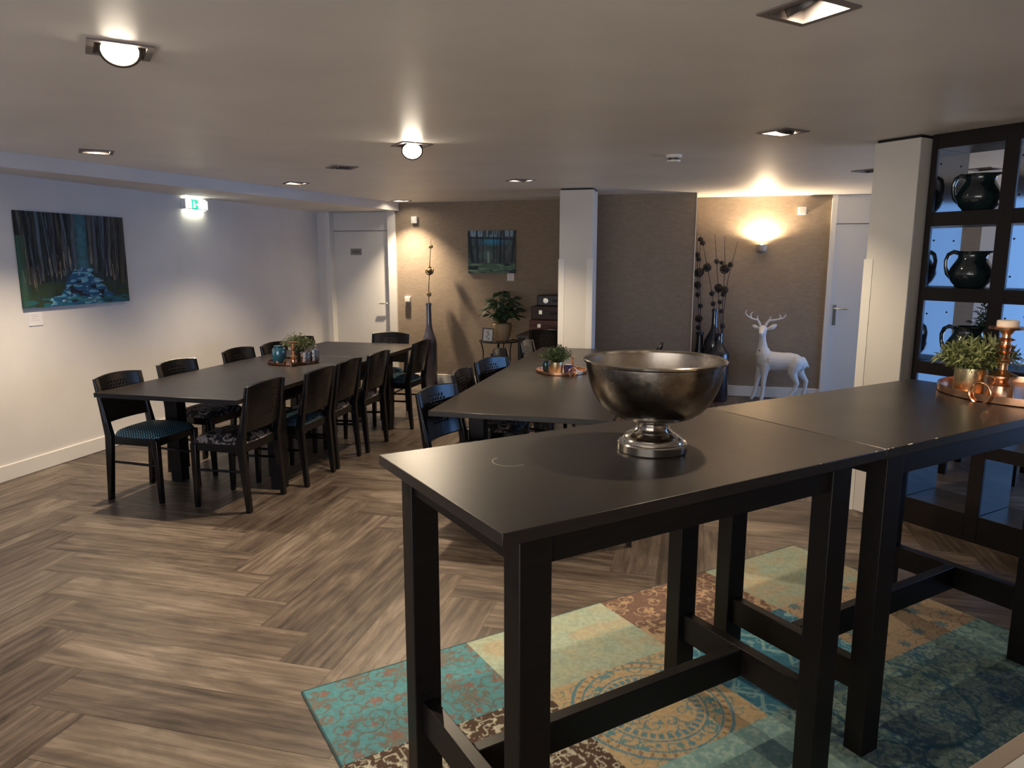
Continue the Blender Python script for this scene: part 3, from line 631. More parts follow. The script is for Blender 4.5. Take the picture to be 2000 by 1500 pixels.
# ------------------------------------------------------------------ chairs: face +X, origin between the feet
def backx(z): return -0.165 - 0.075*(z-0.44)/0.38 if z > 0.44 else -0.165 - 0.035*(0.44-z)/0.44
def make_chair(fabric):
    root = thing('dining_chair', 'chair', 'chair')
    for s in (-1, 1):
        b = NB(); zs = [0.0, 0.25, 0.44, 0.60, 0.82]; th = [0.014, 0.021, 0.026, 0.020, 0.012]; prev = None
        for z, h in zip(zs, th):
            x = backx(z); y = s*0.193; ww = 0.018 if z < 0.5 else 0.014
            vs = [b.verts.new((x+a*h, y+c_*ww, z)) for a, c_ in ((-1, -1), (1, -1), (1, 1), (-1, 1))]
            if prev: [b.faces.new((prev[i], prev[(i+1) % 4], vs[(i+1) % 4], vs[i])) for i in range(4)]
            else: b.faces.new(vs[::-1])
            prev = vs
        b.faces.new(prev); obj('rear_leg', b, CHAIRW, root, bevel=0.003)
    for s in (-1, 1):
        y = s*0.185
        b = hexa(NB(), [(0.195+a*0.014, y+c_*0.014, 0) for a, c_ in ((-1, -1), (1, -1), (1, 1), (-1, 1))], [(0.185+a*0.021, y+c_*0.021, 0.43) for a, c_ in ((-1, -1), (1, -1), (1, 1), (-1, 1))])
        obj('front_leg', b, CHAIRW, root, bevel=0.003)
    # pierced curved backrest
    b = NB(); nx, nz = 60, 42; g = {}
    for i in range(nx+1):
        for k in range(nz+1):
            s = -1+2*i/nx; z = 0.525+0.295*k/nz; zz = z + 0.018*(1-s*s)*(k/nz); x = backx(z) + 0.006 - 0.030*(1-s*s)
            g[i, k] = b.verts.new((x, s*0.21, zz))
    for i in range(nx):
        for k in range(nz):
            if 18 <= i <= 41 and 12 <= k <= 35 and k % 3 == 0 and (i + (k//3 % 2)*2) % 4 < 1: continue
            b.faces.new((g[i, k], g[i+1, k], g[i+1, k+1], g[i, k+1]))
    o = obj('backrest', b, CHAIRW, root, smooth=50); sm = o.modifiers.new('s', 'SOLIDIFY'); sm.thickness = 0.014; sm.offset = 0
    b = NB(); box(b, -0.15, 0.185, -0.195, -0.172, 0.385, 0.44); box(b, -0.15, 0.185, 0.172, 0.195, 0.385, 0.44); box(b, 0.172, 0.195, -0.172, 0.172, 0.385, 0.44); box(b, -0.172, -0.15, -0.172, 0.172, 0.385, 0.44)
    obj('seat_frame', b, CHAIRW, root, bevel=0.003)
    # cushion
    b = NB(); n = 14; gg = {}
    for i in range(n+1):
        for j in range(n+1):
            a, c_ = -1+2*i/n, -1+2*j/n; ra = math.copysign(abs(a)**0.85, a); rc = math.copysign(abs(c_)**0.85, c_)
            sq = 1-0.10*(abs(ra*rc)**3); wy = 0.205 if a > 0 else 0.205-0.02*abs(a)
            gg[i, j] = b.verts.new((0.02+ra*0.192*sq, rc*wy*sq, 0.44+0.042*((1-ra**6)*(1-rc**6))**0.5+0.012*(1-ra*ra)*(1-rc*rc)))
    for i in range(n):
        for j in range(n): b.faces.new((gg[i, j], gg[i+1, j], gg[i+1, j+1], gg[i, j+1]))
    bot = [gg[i, 0] for i in range(n+1)] + [gg[n, j] for j in range(1, n+1)] + [gg[i, n] for i in range(n-1, -1, -1)] + [gg[0, j] for j in range(n-1, 0, -1)]
    b.faces.new(bot[::-1]); obj('seat_cushion', b, fabric, root, smooth=60)
    for s in (-1, 1): obj('stretcher', tube(NB(), [(backx(0.27), s*0.19, 0.265), (0.19, s*0.186, 0.255)], 0.009, 8), CHAIRW, root)
    return root
PROTO = {}
def chair(x, y, rz, fabric, label, group):
    # x,y is where the middle of the backrest top stands
    if fabric.name not in PROTO: PROTO[fabric.name] = make_chair(fabric); o = PROTO[fabric.name]
    else: o = copy_tree(PROTO[fabric.name])
    bxx = -0.225; o.location = (x - bxx*math.cos(rz), y - bxx*math.sin(rz), 0); o.rotation_euler = (0, 0, rz); tag(o, label, 'chair', group)
GL = 'chairs at the left dining table'; GM = 'chairs at the middle dining table'
chair(-3.81, 4.10, R(0), DOTS, 'black chair with teal dotted seat, nearest on the wall side of the left table', GL)
chair(-3.86, 4.75, R(-2), DAMASK, 'second black chair along the wall side of the left table, counted from the near end', GL)
chair(-3.86, 5.53, R(-2), DAMASK, 'third black chair along the wall side, just left of the blue jar tray', GL)
chair(-3.80, 5.99, R(0), DAMASK, 'black chair mostly hidden behind the plant and blue jar on the left table', GL)
chair(-3.80, 6.50, R(0), BLUES, 'farthest black chair on the wall side, showing right of the tray plant', GL)
chair(-2.69, 4.09, R(179), DAMASK, 'black chair with damask seat, nearest the viewer on the left table right side', GL)
chair(-2.61, 4.66, R(180), BLUES, 'black chair with petrol blue seat, second on the right side of the left table', GL)
chair(-2.62, 5.13, R(181), DAMASK, 'black chair in the middle of the row on the left table right side', GL)
chair(-2.60, 5.63, R(180), DAMASK, 'black chair fourth on the left table right side, damask seat under its back', GL)
chair(-2.56, 6.52, R(179), BLUES, 'black chair standing apart at the far right corner of the left table', GL)
chair(-3.14, 7.13, R(-90), BLUES, 'black chair with pierced back at the far head of the left table', GL)
chair(-1.51, 4.13, R(-15), DAMASK, 'black chair with blue sheen at the near left corner of the middle table', GM)
chair(-1.58, 4.84, R(0), DAMASK, 'black chair partly hidden, second on the left side of the middle table', GM)
chair(-1.54, 5.46, R(-22), DAMASK, 'black chair with bright blue sheen, third on the left side of the middle table', GM)
chair(-1.63, 6.03, R(-2), DAMASK, 'black chair peeking out behind the third one of the middle table', GM)
chair(-1.55, 6.72, R(-3), DAMASK, 'greyish chair at the far left corner of the middle table', GM)
chair(-0.29, 4.13, R(180), DAMASK, 'black chair at the middle table whose foot shows under the front bar table', GM)
chair(-0.33, 6.78, R(178), DAMASK, 'black chair seen edge-on just above the rim of the metal bowl', GM)

# ------------------------------------------------------------------ plants
def fine_plant(name, parent, mtl, R0, Hh, ns, ll, seed, z0=0, lean=(0, 0)):
    r = random.Random(seed); b = NB(); sb = NB()
    for s in range(ns):
        az = r.uniform(0, 2*PI); out = R0*math.sqrt(r.uniform(0.02, 1)); hh = Hh*(1-0.55*(out/R0)**2)*r.uniform(0.75, 1.1)
        pts = []
        for k in range(8):
            t_ = k/7; pts.append(Vector((math.cos(az)*out*t_**1.2+r.uniform(-1, 1)*0.003+lean[0]*t_, math.sin(az)*out*t_**1.2+lean[1]*t_, z0+hh*(t_**0.8))))
        tube(sb, pts, [0.0018]*8, 4)
        for k in range(1, 8):
            for q in range(4):
                p0 = pts[k]; d = (pts[k]-pts[k-1]).normalized(); a2 = r.uniform(0, 2*PI); side = (d.orthogonal().normalized()); side.rotate(Matrix.Rotation(a2, 3, d))
                dr = (d*0.75+side).normalized(); w_ = dr.cross(Vector((r.uniform(-1, 1), r.uniform(-1, 1), 1))).normalized()*ll*0.10; L_ = ll*r.uniform(0.6, 1.15)
                a = [p0, p0+dr*L_*0.45+w_, p0+dr*L_+Vector((0, 0, -L_*0.12)), p0+dr*L_*0.45-w_]
                b.faces.new([b.verts.new(v) for v in a])
    f = obj(name, b, mtl, parent, smooth=0); f['kind'] = 'stuff'; obj('stems', sb, mat('stem_green', (0.10, 0.14, 0.05), 0.6), parent)
    return f
def candle_profile(s): return [(0.050*s, 0), (0.054*s, 0.004*s), (0.050*s, 0.055*s), (0.044*s, 0.06*s), (0.030*s, 0.075*s), (0.036*s, 0.082*s), (0.060*s, 0.092*s), (0.060*s, 0.10*s), (0.030*s, 0.112*s), (0.018*s, 0.125*s), (0.018*s, 0.15*s), (0.030*s, 0.165*s), (0.018*s, 0.18*s), (0.020*s, 0.195*s), (0.036*s, 0.20*s), (0.020*s, 0.207*s), (0.022*s, 0.222*s), (0.040*s, 0.228*s), (0.020*s, 0.236*s), (0.020*s, 0.25*s), (0.036*s, 0.257*s), (0.018*s, 0.265*s), (0.018*s, 0.28*s), (0.030*s, 0.298*s), (0.068*s, 0.303*s), (0.070*s, 0.313*s), (0.045*s, 0.314*s)]
def candle_holder(x, y, z, s, label, candle=True, mtl=None):
    t = thing('candle_holder', label, 'candle holder', (x, y, z), 0, 'turned copper candle holders'); obj('stem', lathe(NB(), candle_profile(s), 36), mtl or COPPER, t)
    if candle:
        c = tag(obj('candle', lathe(NB(), [(0.040*s, 0.314*s), (0.042*s, 0.317*s), (0.042*s, 0.338*s), (0.038*s, 0.341*s), (0.01, 0.337*s)], 28, c=(x, y, z)), mat('candle_wax', (0.72, 0.62, 0.52), 0.5)), 'short pale pillar candle on top of the tall copper holder', 'candle')
def tray(x, y, z, r, h, label, mtl, a0):
    t = thing('tray', label, 'tray', (x, y, z), a0, 'round copper trays')
    obj('dish', lathe(NB(), [(r*0.96, 0.0), (r, 0.004), (r, h), (r-0.006, h), (r-0.008, 0.007), (0.001, 0.006)], 72), mtl, t)
    for s in (-1, 1):
        rr = 0.042 if r > 0.3 else 0.032; cx = s*(r+0.006)
        obj('ring_handle', tube(NB(), [(cx, rr*math.cos(q*PI/12), h*0.5+rr*0.55+rr*math.sin(q*PI/12)-0.004) for q in range(24)], 0.0055, 8, True), mtl, t)
def pot_plant(x, y, z, r, h, label, potm, R0, Hh, ns, ll, seed, leaf=None, lean=(0, 0)):
    t = thing('potted_plant', label, 'plant', (x, y, z), 0, 'small potted plants on the trays')
    obj('pot', lathe(NB(), [(r*0.97, 0), (r, 0.004), (r, h), (r-0.005, h), (r-0.006, h*0.8), (0.001, h*0.8)], 40), potm, t)
    obj('soil', lathe(NB(), [(r-0.007, h*0.80), (r-0.007, h*0.84), (0.001, h*0.86)], 24), SOIL, t)
    fine_plant('foliage', t, leaf or LEAF, R0, Hh, ns, ll, seed, h*0.8, lean)
def jar(x, y, z, prof, m, label, cat, group=None):
    return tag(obj('glass_jar' if 'jar' in label else 'votive_glass', lathe(NB(), prof, 36, cap=True), m, loc=(x, y, z)), label, cat, group)
TEALG = mat('teal_glaze', (0.010, 0.085, 0.14), 0.12, coat=1.0, spec=0.8)
BLUEG = mat('blue_glass', (0.02, 0.03, 0.14), 0.10, coat=1.0); GREENG = mat('dark_teal_glass', (0.004, 0.05, 0.06), 0.1, coat=1)
SILV = m_metal('mosaic_silver', (0.12, 0.10, 0.09), (0.75, 0.70, 0.64), 0.25, 70, 0.6)
# bar table tray
TX, TY, TZ = 1.33, 3.36, 1.05
tray(TX, TY, TZ, 0.325, 0.032, 'large round copper tray with ring handles at the right end of the tall tables', COPPER, R(221))
z1 = TZ+0.007
pot_plant(1.103, 3.325, z1, 0.060, 0.105, 'leafy green plant in a brass pot on the large copper tray', GOLD, 0.145, 0.135, 120, 0.042, 4, lean=(0.035, 0.02))
candle_holder(1.183, 3.235, z1, 0.90, 'tall turned copper candle holder on the large tray beside the plant')
jar(1.47, 3.50, z1, [(0.05, 0), (0.062, 0.02), (0.062, 0.09), (0.045, 0.12), (0.048, 0.13), (0.04, 0.13)], TEALG, 'teal glazed jar at the right edge of the photo on the large tray', 'jar')
tag(obj('tealight_cup', lathe(NB(), [(0.024, 0), (0.026, 0.04), (0.022, 0.04), (0.02, 0.02)], 24, c=(1.14, 3.52, z1)), WHITEC), 'small white tealight cup behind the brass pot', 'tealight')
# left dining table tray
TX, TY, TZ = -3.245, 5.375, 0.75; z1 = TZ+0.007
tray(TX, TY, TZ, 0.205, 0.022, 'dark copper tray with ring handle on the left dining table', m_metal('dark_copper', (0.22, 0.10, 0.06), (0.42, 0.22, 0.14), 0.22, 12, 0.15), R(-70))
jar(-3.345, 5.33, z1, [(0.05, 0), (0.056, 0.01), (0.058, 0.085), (0.052, 0.11), (0.038, 0.122), (0.042, 0.135), (0.036, 0.135)], TEALG, 'bright blue glazed jar on the left side of the left table tray', 'jar')
pot_plant(-3.255, 5.475, z1, 0.05, 0.09, 'bushy green plant in a black pot on the left table tray', BLACK, 0.15, 0.14, 70, 0.034, 5)
candle_holder(-3.195, 5.30, z1, 0.56, 'small bright copper candle holder on the left table tray', False)
jar(-3.125, 5.365, z1, [(0.04, 0), (0.042, 0.01), (0.042, 0.085), (0.039, 0.085), (0.038, 0.01)], SILV, 'left one of two silver mosaic votive glasses on the left table tray', 'glass', 'mosaic votive glasses')
jar(-3.085, 5.44, z1, [(0.038, 0), (0.04, 0.01), (0.04, 0.10), (0.037, 0.10), (0.036, 0.01)], SILV, 'right one of two silver mosaic votive glasses, at the tray edge of the left table', 'glass', 'mosaic votive glasses')
# middle table tray
TX, TY, TZ = -0.985, 5.415, 0.75; z1 = TZ+0.007
tray(TX, TY, TZ, 0.195, 0.022, 'golden copper tray on the middle dining table', COPPER, R(-55))
pot_plant(-1.015, 5.36, z1, 0.050, 0.078, 'green leafy plant in a brass pot on the middle table tray', GOLD, 0.125, 0.13, 75, 0.032, 6, leaf=m_leaf('mid_green_leaves', (0.03, 0.06, 0.02), (0.12, 0.18, 0.07)))
jar(-1.105, 5.42, z1, [(0.022, 0), (0.026, 0.01), (0.026, 0.06), (0.02, 0.075), (0.018, 0.075)], GREENG, 'small dark teal jar left of the brass pot on the middle table tray', 'jar')
candle_holder(-0.905, 5.47, z1, 0.34, 'tiny shiny copper candle holder at the back of the middle table tray', False)
jar(-0.925, 5.375, z1, [(0.03, 0), (0.034, 0.008), (0.034, 0.05), (0.028, 0.058), (0.025, 0.058)], BLUEG, 'small cobalt blue jar right of the brass pot on the middle table tray', 'jar')

# ------------------------------------------------------------------ bowl
t = thing('pedestal_bowl', 'large hammered metal punch bowl on a stepped foot on the front bar table', 'bowl', (-0.111, 2.104, 1.05))
prof = [(0.062, 0.093), (0.090, 0.097), (0.116, 0.106), (0.140, 0.122), (0.160, 0.145), (0.176, 0.175), (0.187, 0.205), (0.194, 0.235), (0.197, 0.262)]
obj('bowl', lathe(NB(), prof, 72, cap=False), PEWTER, t)
obj('bowl_inside', lathe(NB(), [(0.197-0.004, 0.262), (0.190, 0.235), (0.183, 0.205), (0.172, 0.177), (0.156, 0.149), (0.136, 0.127), (0.11, 0.111), (0.06, 0.102), (0.001, 0.1)], 72, cap=False), PEWTIN, t)
rim = lathe(NB(), [(0.197, 0.258), (0.203, 0.262), (0.204, 0.267), (0.200, 0.270), (0.192, 0.268), (0.192, 0.262)], 72, cap=False); obj('rim', rim, NICKEL, t)
foot = [(0.098, 0.0), (0.100, 0.003), (0.100, 0.024), (0.097, 0.028), (0.090, 0.029), (0.088, 0.036), (0.078, 0.046), (0.062, 0.054), (0.058, 0.056), (0.058, 0.059), (0.050, 0.064), (0.046, 0.068), (0.048, 0.070), (0.046, 0.073), (0.046, 0.080), (0.050, 0.083), (0.058, 0.087), (0.072, 0.094), (0.07, 0.096)]
obj('foot', lathe(NB(), foot, 72), NICKEL, t)

# ------------------------------------------------------------------ tall bottles and decorative sticks
BGL = mat('grey_glass_bottle', (0.055, 0.050, 0.075), 0.10, coat=0.8, spec=0.7)
BGB = mat('blue_black_bottle', (0.006, 0.008, 0.018), 0.06, coat=1.0, spec=0.8)
BALLM = m_metal('wicker_ball', (0.07, 0.05, 0.03), (0.30, 0.22, 0.13), 0.5, 60, 0.8); BALLD = mat('dark_wicker', (0.022, 0.015, 0.012), 0.6)
def bottle(x, y, r, h, neck, sh0, sh1, m, label):
    n = neck
    pr = [(r*0.9, 0), (r, 0.015), (r, sh0*0.96), (r*0.96, sh0+0.02), (r*0.82, sh0+(sh1-sh0)*0.35), (r*0.6, sh0+(sh1-sh0)*0.62), (n*1.25, sh1-0.01), (n, sh1+0.05), (n*0.95, h-0.03), (n*1.18, h-0.028), (n*1.18, h-0.012), (n, h-0.01), (n, h), (n*0.8, h)]
    return tag(obj('floor_vase', lathe(NB(), pr, 40), m, loc=(x, y, 0), smooth=50), label, 'vase', 'tall bottle vases')
def wicker(b, c, r, seed):
    rr = random.Random(seed)
    ball(b, c, r*0.72, 8)
    for k in range(7):
        ax = Vector((rr.uniform(-1, 1), rr.uniform(-1, 1), rr.uniform(-1, 1))).normalized(); o1 = ax.orthogonal().normalized(); o2 = ax.cross(o1); off = rr.uniform(-0.5, 0.5)*r; q = math.sqrt(r*r-off*off)
        tube(b, [Vector(c)+ax*off+(o1*math.cos(a*PI/7)+o2*math.sin(a*PI/7))*q for a in range(14)], r*0.09, 4, True)
def stick(name, pts, balls, m, label, group, rad=0.004):
    t = thing(name, label, 'decoration', pts[0], 0, group); o0 = Vector(pts[0])
    obj('twig', tube(NB(), [Vector(p)-o0 for p in pts], [rad]*(len(pts)-1)+[rad*0.5], 6), m, t)
    for k, (c, r) in enumerate(balls):
        b = NB(); wicker(b, Vector(c)-o0, r, k+len(label)); obj('wicker_ball', b, m, t)
bottle(-3.265, 8.62, 0.098, 1.06, 0.034, 0.56, 0.76, BGL, 'tall grey glass bottle vase on the floor before the tan wall')
stick('decorative_twig', [(-3.262, 8.62, 1.03), (-3.258, 8.62, 1.25), (-3.24, 8.62, 1.55), (-3.216, 8.62, 1.84)], [((-3.256, 8.62, 1.165), 0.028), ((-3.245, 8.62, 1.455), 0.050), ((-3.222, 8.62, 1.752), 0.026)], BALLM, 'single twig with three wicker balls standing in the grey bottle', 'twigs with wicker balls', 0.006)
bottle(0.262, 8.52, 0.118, 0.775, 0.036, 0.53, 0.66, BGB, 'front blue-black bottle vase with blue edge glint right of the metal bowl')
bottle(0.205, 8.69, 0.115, 1.04, 0.034, 0.64, 0.82, BGB, 'tallest blue-black bottle vase, middle of the three beside the partition')
bottle(0.045, 8.70, 0.085, 0.77, 0.040, 0.42, 0.56, BGB, 'leftmost dark bottle vase tucked against the partition edge')
stick('decorative_twig', [(0.040, 8.700, 0.726), (0.015, 8.700, 1.052), (-0.011, 8.700, 1.403), (-0.038, 8.700, 1.910)], [((-0.019, 8.700, 1.648), 0.029), ((-0.005, 8.700, 1.304), 0.043), ((-0.002, 8.700, 1.193), 0.026), ((0.025, 8.700, 0.815), 0.029)], BALLD, 'left twig of the leftmost dark bottle, standing straight', 'twigs with wicker balls')
stick('decorative_twig', [(0.052, 8.680, 0.729), (0.038, 8.680, 1.054), (0.009, 8.680, 1.462), (0.003, 8.680, 1.869)], [((0.006, 8.680, 1.818), 0.028), ((-0.005, 8.680, 1.600), 0.029), ((0.007, 8.680, 1.444), 0.053), ((0.037, 8.680, 1.067), 0.028), ((0.027, 8.680, 0.920), 0.041)], BALLD, 'right twig of the leftmost dark bottle with the biggest wicker ball', 'twigs with wicker balls')
stick('decorative_twig', [(0.201, 8.690, 0.985), (0.163, 8.690, 1.201), (0.098, 8.690, 1.508), (0.036, 8.690, 1.766)], [((0.177, 8.690, 1.096), 0.028), ((0.159, 8.690, 1.213), 0.029), ((0.092, 8.690, 1.506), 0.047), ((0.034, 8.690, 1.778), 0.028)], BALLD, 'twig bending left out of the tallest dark bottle', 'twigs with wicker balls')
stick('decorative_twig', [(0.282, 8.520, 0.721), (0.243, 8.520, 1.067), (0.195, 8.520, 1.521), (0.159, 8.520, 1.876)], [((0.190, 8.520, 1.572), 0.029), ((0.221, 8.520, 1.278), 0.047), ((0.246, 8.520, 1.124), 0.026)], BALLD, 'left twig of the front blue-black bottle, nearly straight', 'twigs with wicker balls')
stick('decorative_twig', [(0.288, 8.540, 0.720), (0.277, 8.540, 1.066), (0.283, 8.540, 1.521), (0.265, 8.540, 1.853)], [((0.245, 8.540, 1.559), 0.024), ((0.282, 8.540, 1.491), 0.050), ((0.280, 8.540, 1.211), 0.029), ((0.266, 8.540, 1.020), 0.026)], BALLD, 'middle twig of the front blue-black bottle with a large ball', 'twigs with wicker balls')
stick('decorative_twig', [(0.292, 8.500, 0.724), (0.290, 8.500, 1.012), (0.321, 8.500, 1.381), (0.403, 8.500, 1.789)], [((0.341, 8.500, 1.539), 0.029), ((0.292, 8.500, 1.258), 0.041), ((0.286, 8.500, 0.857), 0.029)], BALLD, 'right twig of the front blue-black bottle leaning right', 'twigs with wicker balls')

# ------------------------------------------------------------------ deer
def deer():
    root = thing('deer_statue', 'white life-like stag statue with antlers standing before the taupe niche wall', 'statue', (0.0, 0.0, 0), 0)
    root.location = (0.925, 8.62, 0); root.rotation_euler = (0, 0, R(-4))
    K = 0.00080
    def P(px, py, dy=0.0): return Vector(((px-620)*K, dy, (1388-py)*K))
    b = NB()
    def chain(pts, n=12):
        tube(b, [p for p, r in pts], [r for p, r in pts], n)
        for p, r in (pts[0], pts[-1]): ball(b, p, r*0.99, 12)
    # trunk: barrel from chest to rump
    chain([(P(420, 800, 0), 0.092), (P(480, 805), 0.108), (P(560, 812), 0.108), (P(660, 812), 0.104), (P(750, 812), 0.106), (P(840, 820), 0.098), (P(895, 835), 0.078)], 16)
    # neck up to the head
    chain([(P(430, 790), 0.095), (P(400, 700), 0.085), (P(387, 620), 0.056), (P(382, 540), 0.041), (P(376, 460), 0.036), (P(375, 410, 0.005), 0.044)], 16)
    # head facing the viewer
    chain([(P(378, 365, 0.03), 0.046), (P(372, 375, -0.005), 0.043), (P(362, 395, -0.05), 0.032), (P(354, 415, -0.09), 0.024)], 14)
    ball(b, P(352, 420, -0.10), 0.024, 10)
    # front legs
    chain([(P(450, 850, -0.045), 0.062), (P(430, 940, -0.05), 0.048), (P(428, 1040, -0.055), 0.031), (P(425, 1110, -0.058), 0.028), (P(422, 1220, -0.058), 0.0215), (P(415, 1310, -0.06), 0.023), (P(405, 1366, -0.068), 0.022)])
    chain([(P(400, 850, 0.045), 0.055), (P(365, 950, 0.05), 0.042), (P(350, 1050, 0.05), 0.030), (P(340, 1120, 0.05), 0.027), (P(322, 1230, 0.05), 0.020), (P(300, 1310, 0.045), 0.022), (P(275, 1366, 0.04), 0.021)])
    # hind legs: thigh, knee forward, hock back, shank
    chain([(P(840, 810, -0.05), 0.075), (P(820, 880, -0.06), 0.070), (P(800, 960, -0.062), 0.052), (P(835, 1040, -0.06), 0.036), (P(868, 1105, -0.06), 0.027), (P(835, 1190, -0.06), 0.023), (P(790, 1270, -0.06), 0.022), (P(755, 1330, -0.06), 0.024), (P(740, 1366, -0.065), 0.022)])
    chain([(P(880, 820, 0.05), 0.070), (P(885, 900, 0.055), 0.058), (P(920, 990, 0.055), 0.042), (P(965, 1045, 0.055), 0.030), (P(992, 1085, 0.055), 0.027), (P(985, 1180, 0.055), 0.022), (P(965, 1270, 0.055), 0.022), (P(945, 1330, 0.05), 0.023), (P(930, 1366, 0.045), 0.021)])
    # tail
    chain([(P(925, 770), 0.032), (P(965, 815, 0.0), 0.024), (P(1005, 872, 0.0), 0.011)])
    # ears
    for s, tip, base in ((-1, (222, 318), (318, 350)), (1, (562, 292), (438, 362))):
        a, c_ = P(*base, 0.03), P(*tip, 0.035); mid = (a+c_)/2 + Vector((0, -0.01, -0.006))
        tube(b, [a, a.lerp(mid, 0.6), mid, mid.lerp(c_, 0.6), c_], [0.014, 0.024, 0.030, 0.023, 0.006], 8)
    body = obj('body', b, DEERM, root, smooth=80)
    rm = body.modifiers.new('r', 'REMESH'); rm.mode = 'VOXEL'; rm.voxel_size = 0.007; rm.use_smooth_shade = True
    s = body.modifiers.new('s', 'SMOOTH'); s.factor = 0.6; s.iterations = 4
    for tines in ([[(342, 325), (325, 280), (302, 240), (240, 225), (190, 205), (148, 172), (130, 135), (150, 100)], [(302, 240), (298, 205), (294, 172)], [(212, 214), (203, 172), (215, 140), (238, 124)]],
                  [[(405, 325), (425, 280), (456, 240), (520, 232), (580, 218), (635, 202), (664, 175), (664, 148)], [(440, 258), (462, 215), (476, 178)], [(596, 214), (602, 180), (580, 153)]]):
        b = NB()
        for k, tn in enumerate(tines):
            pts = [P(x, y, 0.03-0.02*i/len(tn)) for i, (x, y) in enumerate(tn)]; n = len(pts)
            tube(b, pts, [(0.0155 if k == 0 else 0.011)*(1-0.68*i/(n-1)) for i in range(n)], 8)
        obj('antler', b, DEERM, root, smooth=80)
    for x in (-1, 1): obj('eye', ball(NB(), P(372+x*42, 372, -0.012), 0.006, 8), mat('eye_grey', (0.25, 0.25, 0.27), 0.4), root)
    obj('muzzle_marking', ball(NB(), P(350, 414, -0.121), 0.008, 8, (1.4, 0.6, 0.8)), mat('nose_grey', (0.4, 0.39, 0.38), 0.5), root)
    obj('chest_plug', ball(NB(), P(347, 655, -0.068), 0.009, 8), DGREY, root)
deer()

# ------------------------------------------------------------------ room divider (local x along D, local y = -v), origin at face u=4.28, v=0
t = thing('room_divider', 'dark wooden open shelving room divider with square openings beside the white pillar', 'shelf', (4.28*S2, 4.28*S2, 0), R(45))
DP = 0.34
vs_ = [(-2.49, -2.455), (-2.102, -2.027), (-1.672, -1.597), (-1.242, -1.167)]
zr = [(0.0, 0.16), (0.50, 0.575), (0.93, 1.003), (1.361, 1.436), (1.787, 1.865), (2.217, 2.298)]
for a, c_ in vs_:
    up = obj('upright', bx(0.0, 0.022, -c_, -a, 0.0, 2.298), DIVW, t, bevel=0.002)
    obj('side_panel', bx(0.024, DP, -c_+0.002, -a-0.002 if a > -2.48 else -a, 0.0, 2.296), GLOSS, up, smooth=0)
for k, (a, c_) in enumerate(zr):
    for (p0, p1) in zip(vs_, vs_[1:]):
        obj('shelf_board' if 0 < k < 5 else ('base_board' if k == 0 else 'top_board'), bx(0.001, DP-0.002, -p1[0], -p0[1], a, c_), DIVW, t, bevel=0.002)
for (a, c_) in vs_[:2]:
    for k in range(1, 5):
        z0_, z1_ = zr[k][1], zr[k+1][0]; b = NB()
        for (u_, z_) in ((0.05, z1_-0.08), (0.26, z1_-0.08), (0.05, z0_+0.07), (0.26, z0_+0.07)):
            ball(b, (u_, -c_, z_), 0.0055, 8, (1, 0.5, 1))
        obj('screw_heads', b, BLACK, t)
# jugs
JUG = m_metal('dark_teal_glaze', (0.006, 0.012, 0.016), (0.020, 0.034, 0.038), 0.15, 12, 0.12); JUG.node_tree.nodes['Principled BSDF'].inputs['Metallic'].default_value = 0; JUG.node_tree.nodes['Principled BSDF'].inputs['Coat Weight'].default_value = 1
def jug(z, v, label):
    u = 4.45; tt = thing('pitcher', label, 'pitcher', ((u+v)*S2, (u-v)*S2, z), R(-33), 'glazed pitchers on the room divider')
    b = lathe(NB(), [(0.066, 0), (0.078, 0.004), (0.080, 0.012), (0.100, 0.035), (0.114, 0.07), (0.115, 0.085), (0.106, 0.115), (0.085, 0.15), (0.073, 0.172), (0.074, 0.195), (0.082, 0.208), (0.078, 0.209), (0.069, 0.195), (0.068, 0.172), (0.08, 0.15), (0.1, 0.115), (0.108, 0.085), (0.09, 0.03), (0.001, 0.015)], 44)
    for vtx in b.verts:
        if vtx.co.z > 0.19 and vtx.co.x > 0.03:
            f = max(0, 1-abs(vtx.co.y)/0.05); vtx.co.x += 0.045*f*(vtx.co.z-0.19)/0.019; vtx.co.y *= (1-0.2*f)
    obj('body', b, JUG, tt, smooth=60)
    obj('handle', tube(NB(), [(-0.072, 0, 0.198), (-0.10, 0, 0.205), (-0.125, 0, 0.19), (-0.137, 0, 0.155), (-0.134, 0, 0.115), (-0.125, 0, 0.08), (-0.10, 0, 0.055)], [0.013, 0.012, 0.012, 0.011, 0.011, 0.012, 0.014], 10), JUG, tt)
jug(1.8655, -2.292, 'dark glazed pitcher in the top opening of the room divider')
jug(1.4365, -2.292, 'dark glazed pitcher in the middle opening of the room divider')
jug(1.0035, -2.275, 'dark blue glazed pitcher in the lower opening, behind the brass pot plant')

# ------------------------------------------------------------------ far corner: side table with plant and frame, black table with suitcases
t = thing('side_table', 'small round black metal side table under the potted plant', 'table', (-2.30, 8.42, 0))
obj('table_rim', tube(NB(), [(0.235*math.cos(a*PI/20), 0.235*math.sin(a*PI/20), 0.628) for a in range(40)], 0.007, 6, True), IRON, t)
obj('table_plate', lathe(NB(), [(0.232, 0.620), (0.232, 0.628), (0.001, 0.628)], 40), mat('dark_plate', (0.03, 0.028, 0.026), 0.25), t)
for k in range(3):
    a = R(180+120*k); c_, s = math.cos(a), math.sin(a)
    obj('leg', tube(NB(), [(0.235*c_, 0.235*s, 0.625), (0.215*c_, 0.215*s, 0.58), (0.195*c_, 0.195*s, 0.50), (0.20*c_, 0.20*s, 0.30), (0.22*c_, 0.22*s, 0.0)], 0.008, 6), IRON, t)
obj('centre_post', tube(NB(), [(0.0, -0.02, 0.62), (0, -0.02, 0.3)], 0.014, 8), IRON, t)
t = thing('potted_plant', 'dark green split-leaf plant in a tan pot on the small metal table', 'plant', (-2.27, 8.44, 0.6285))
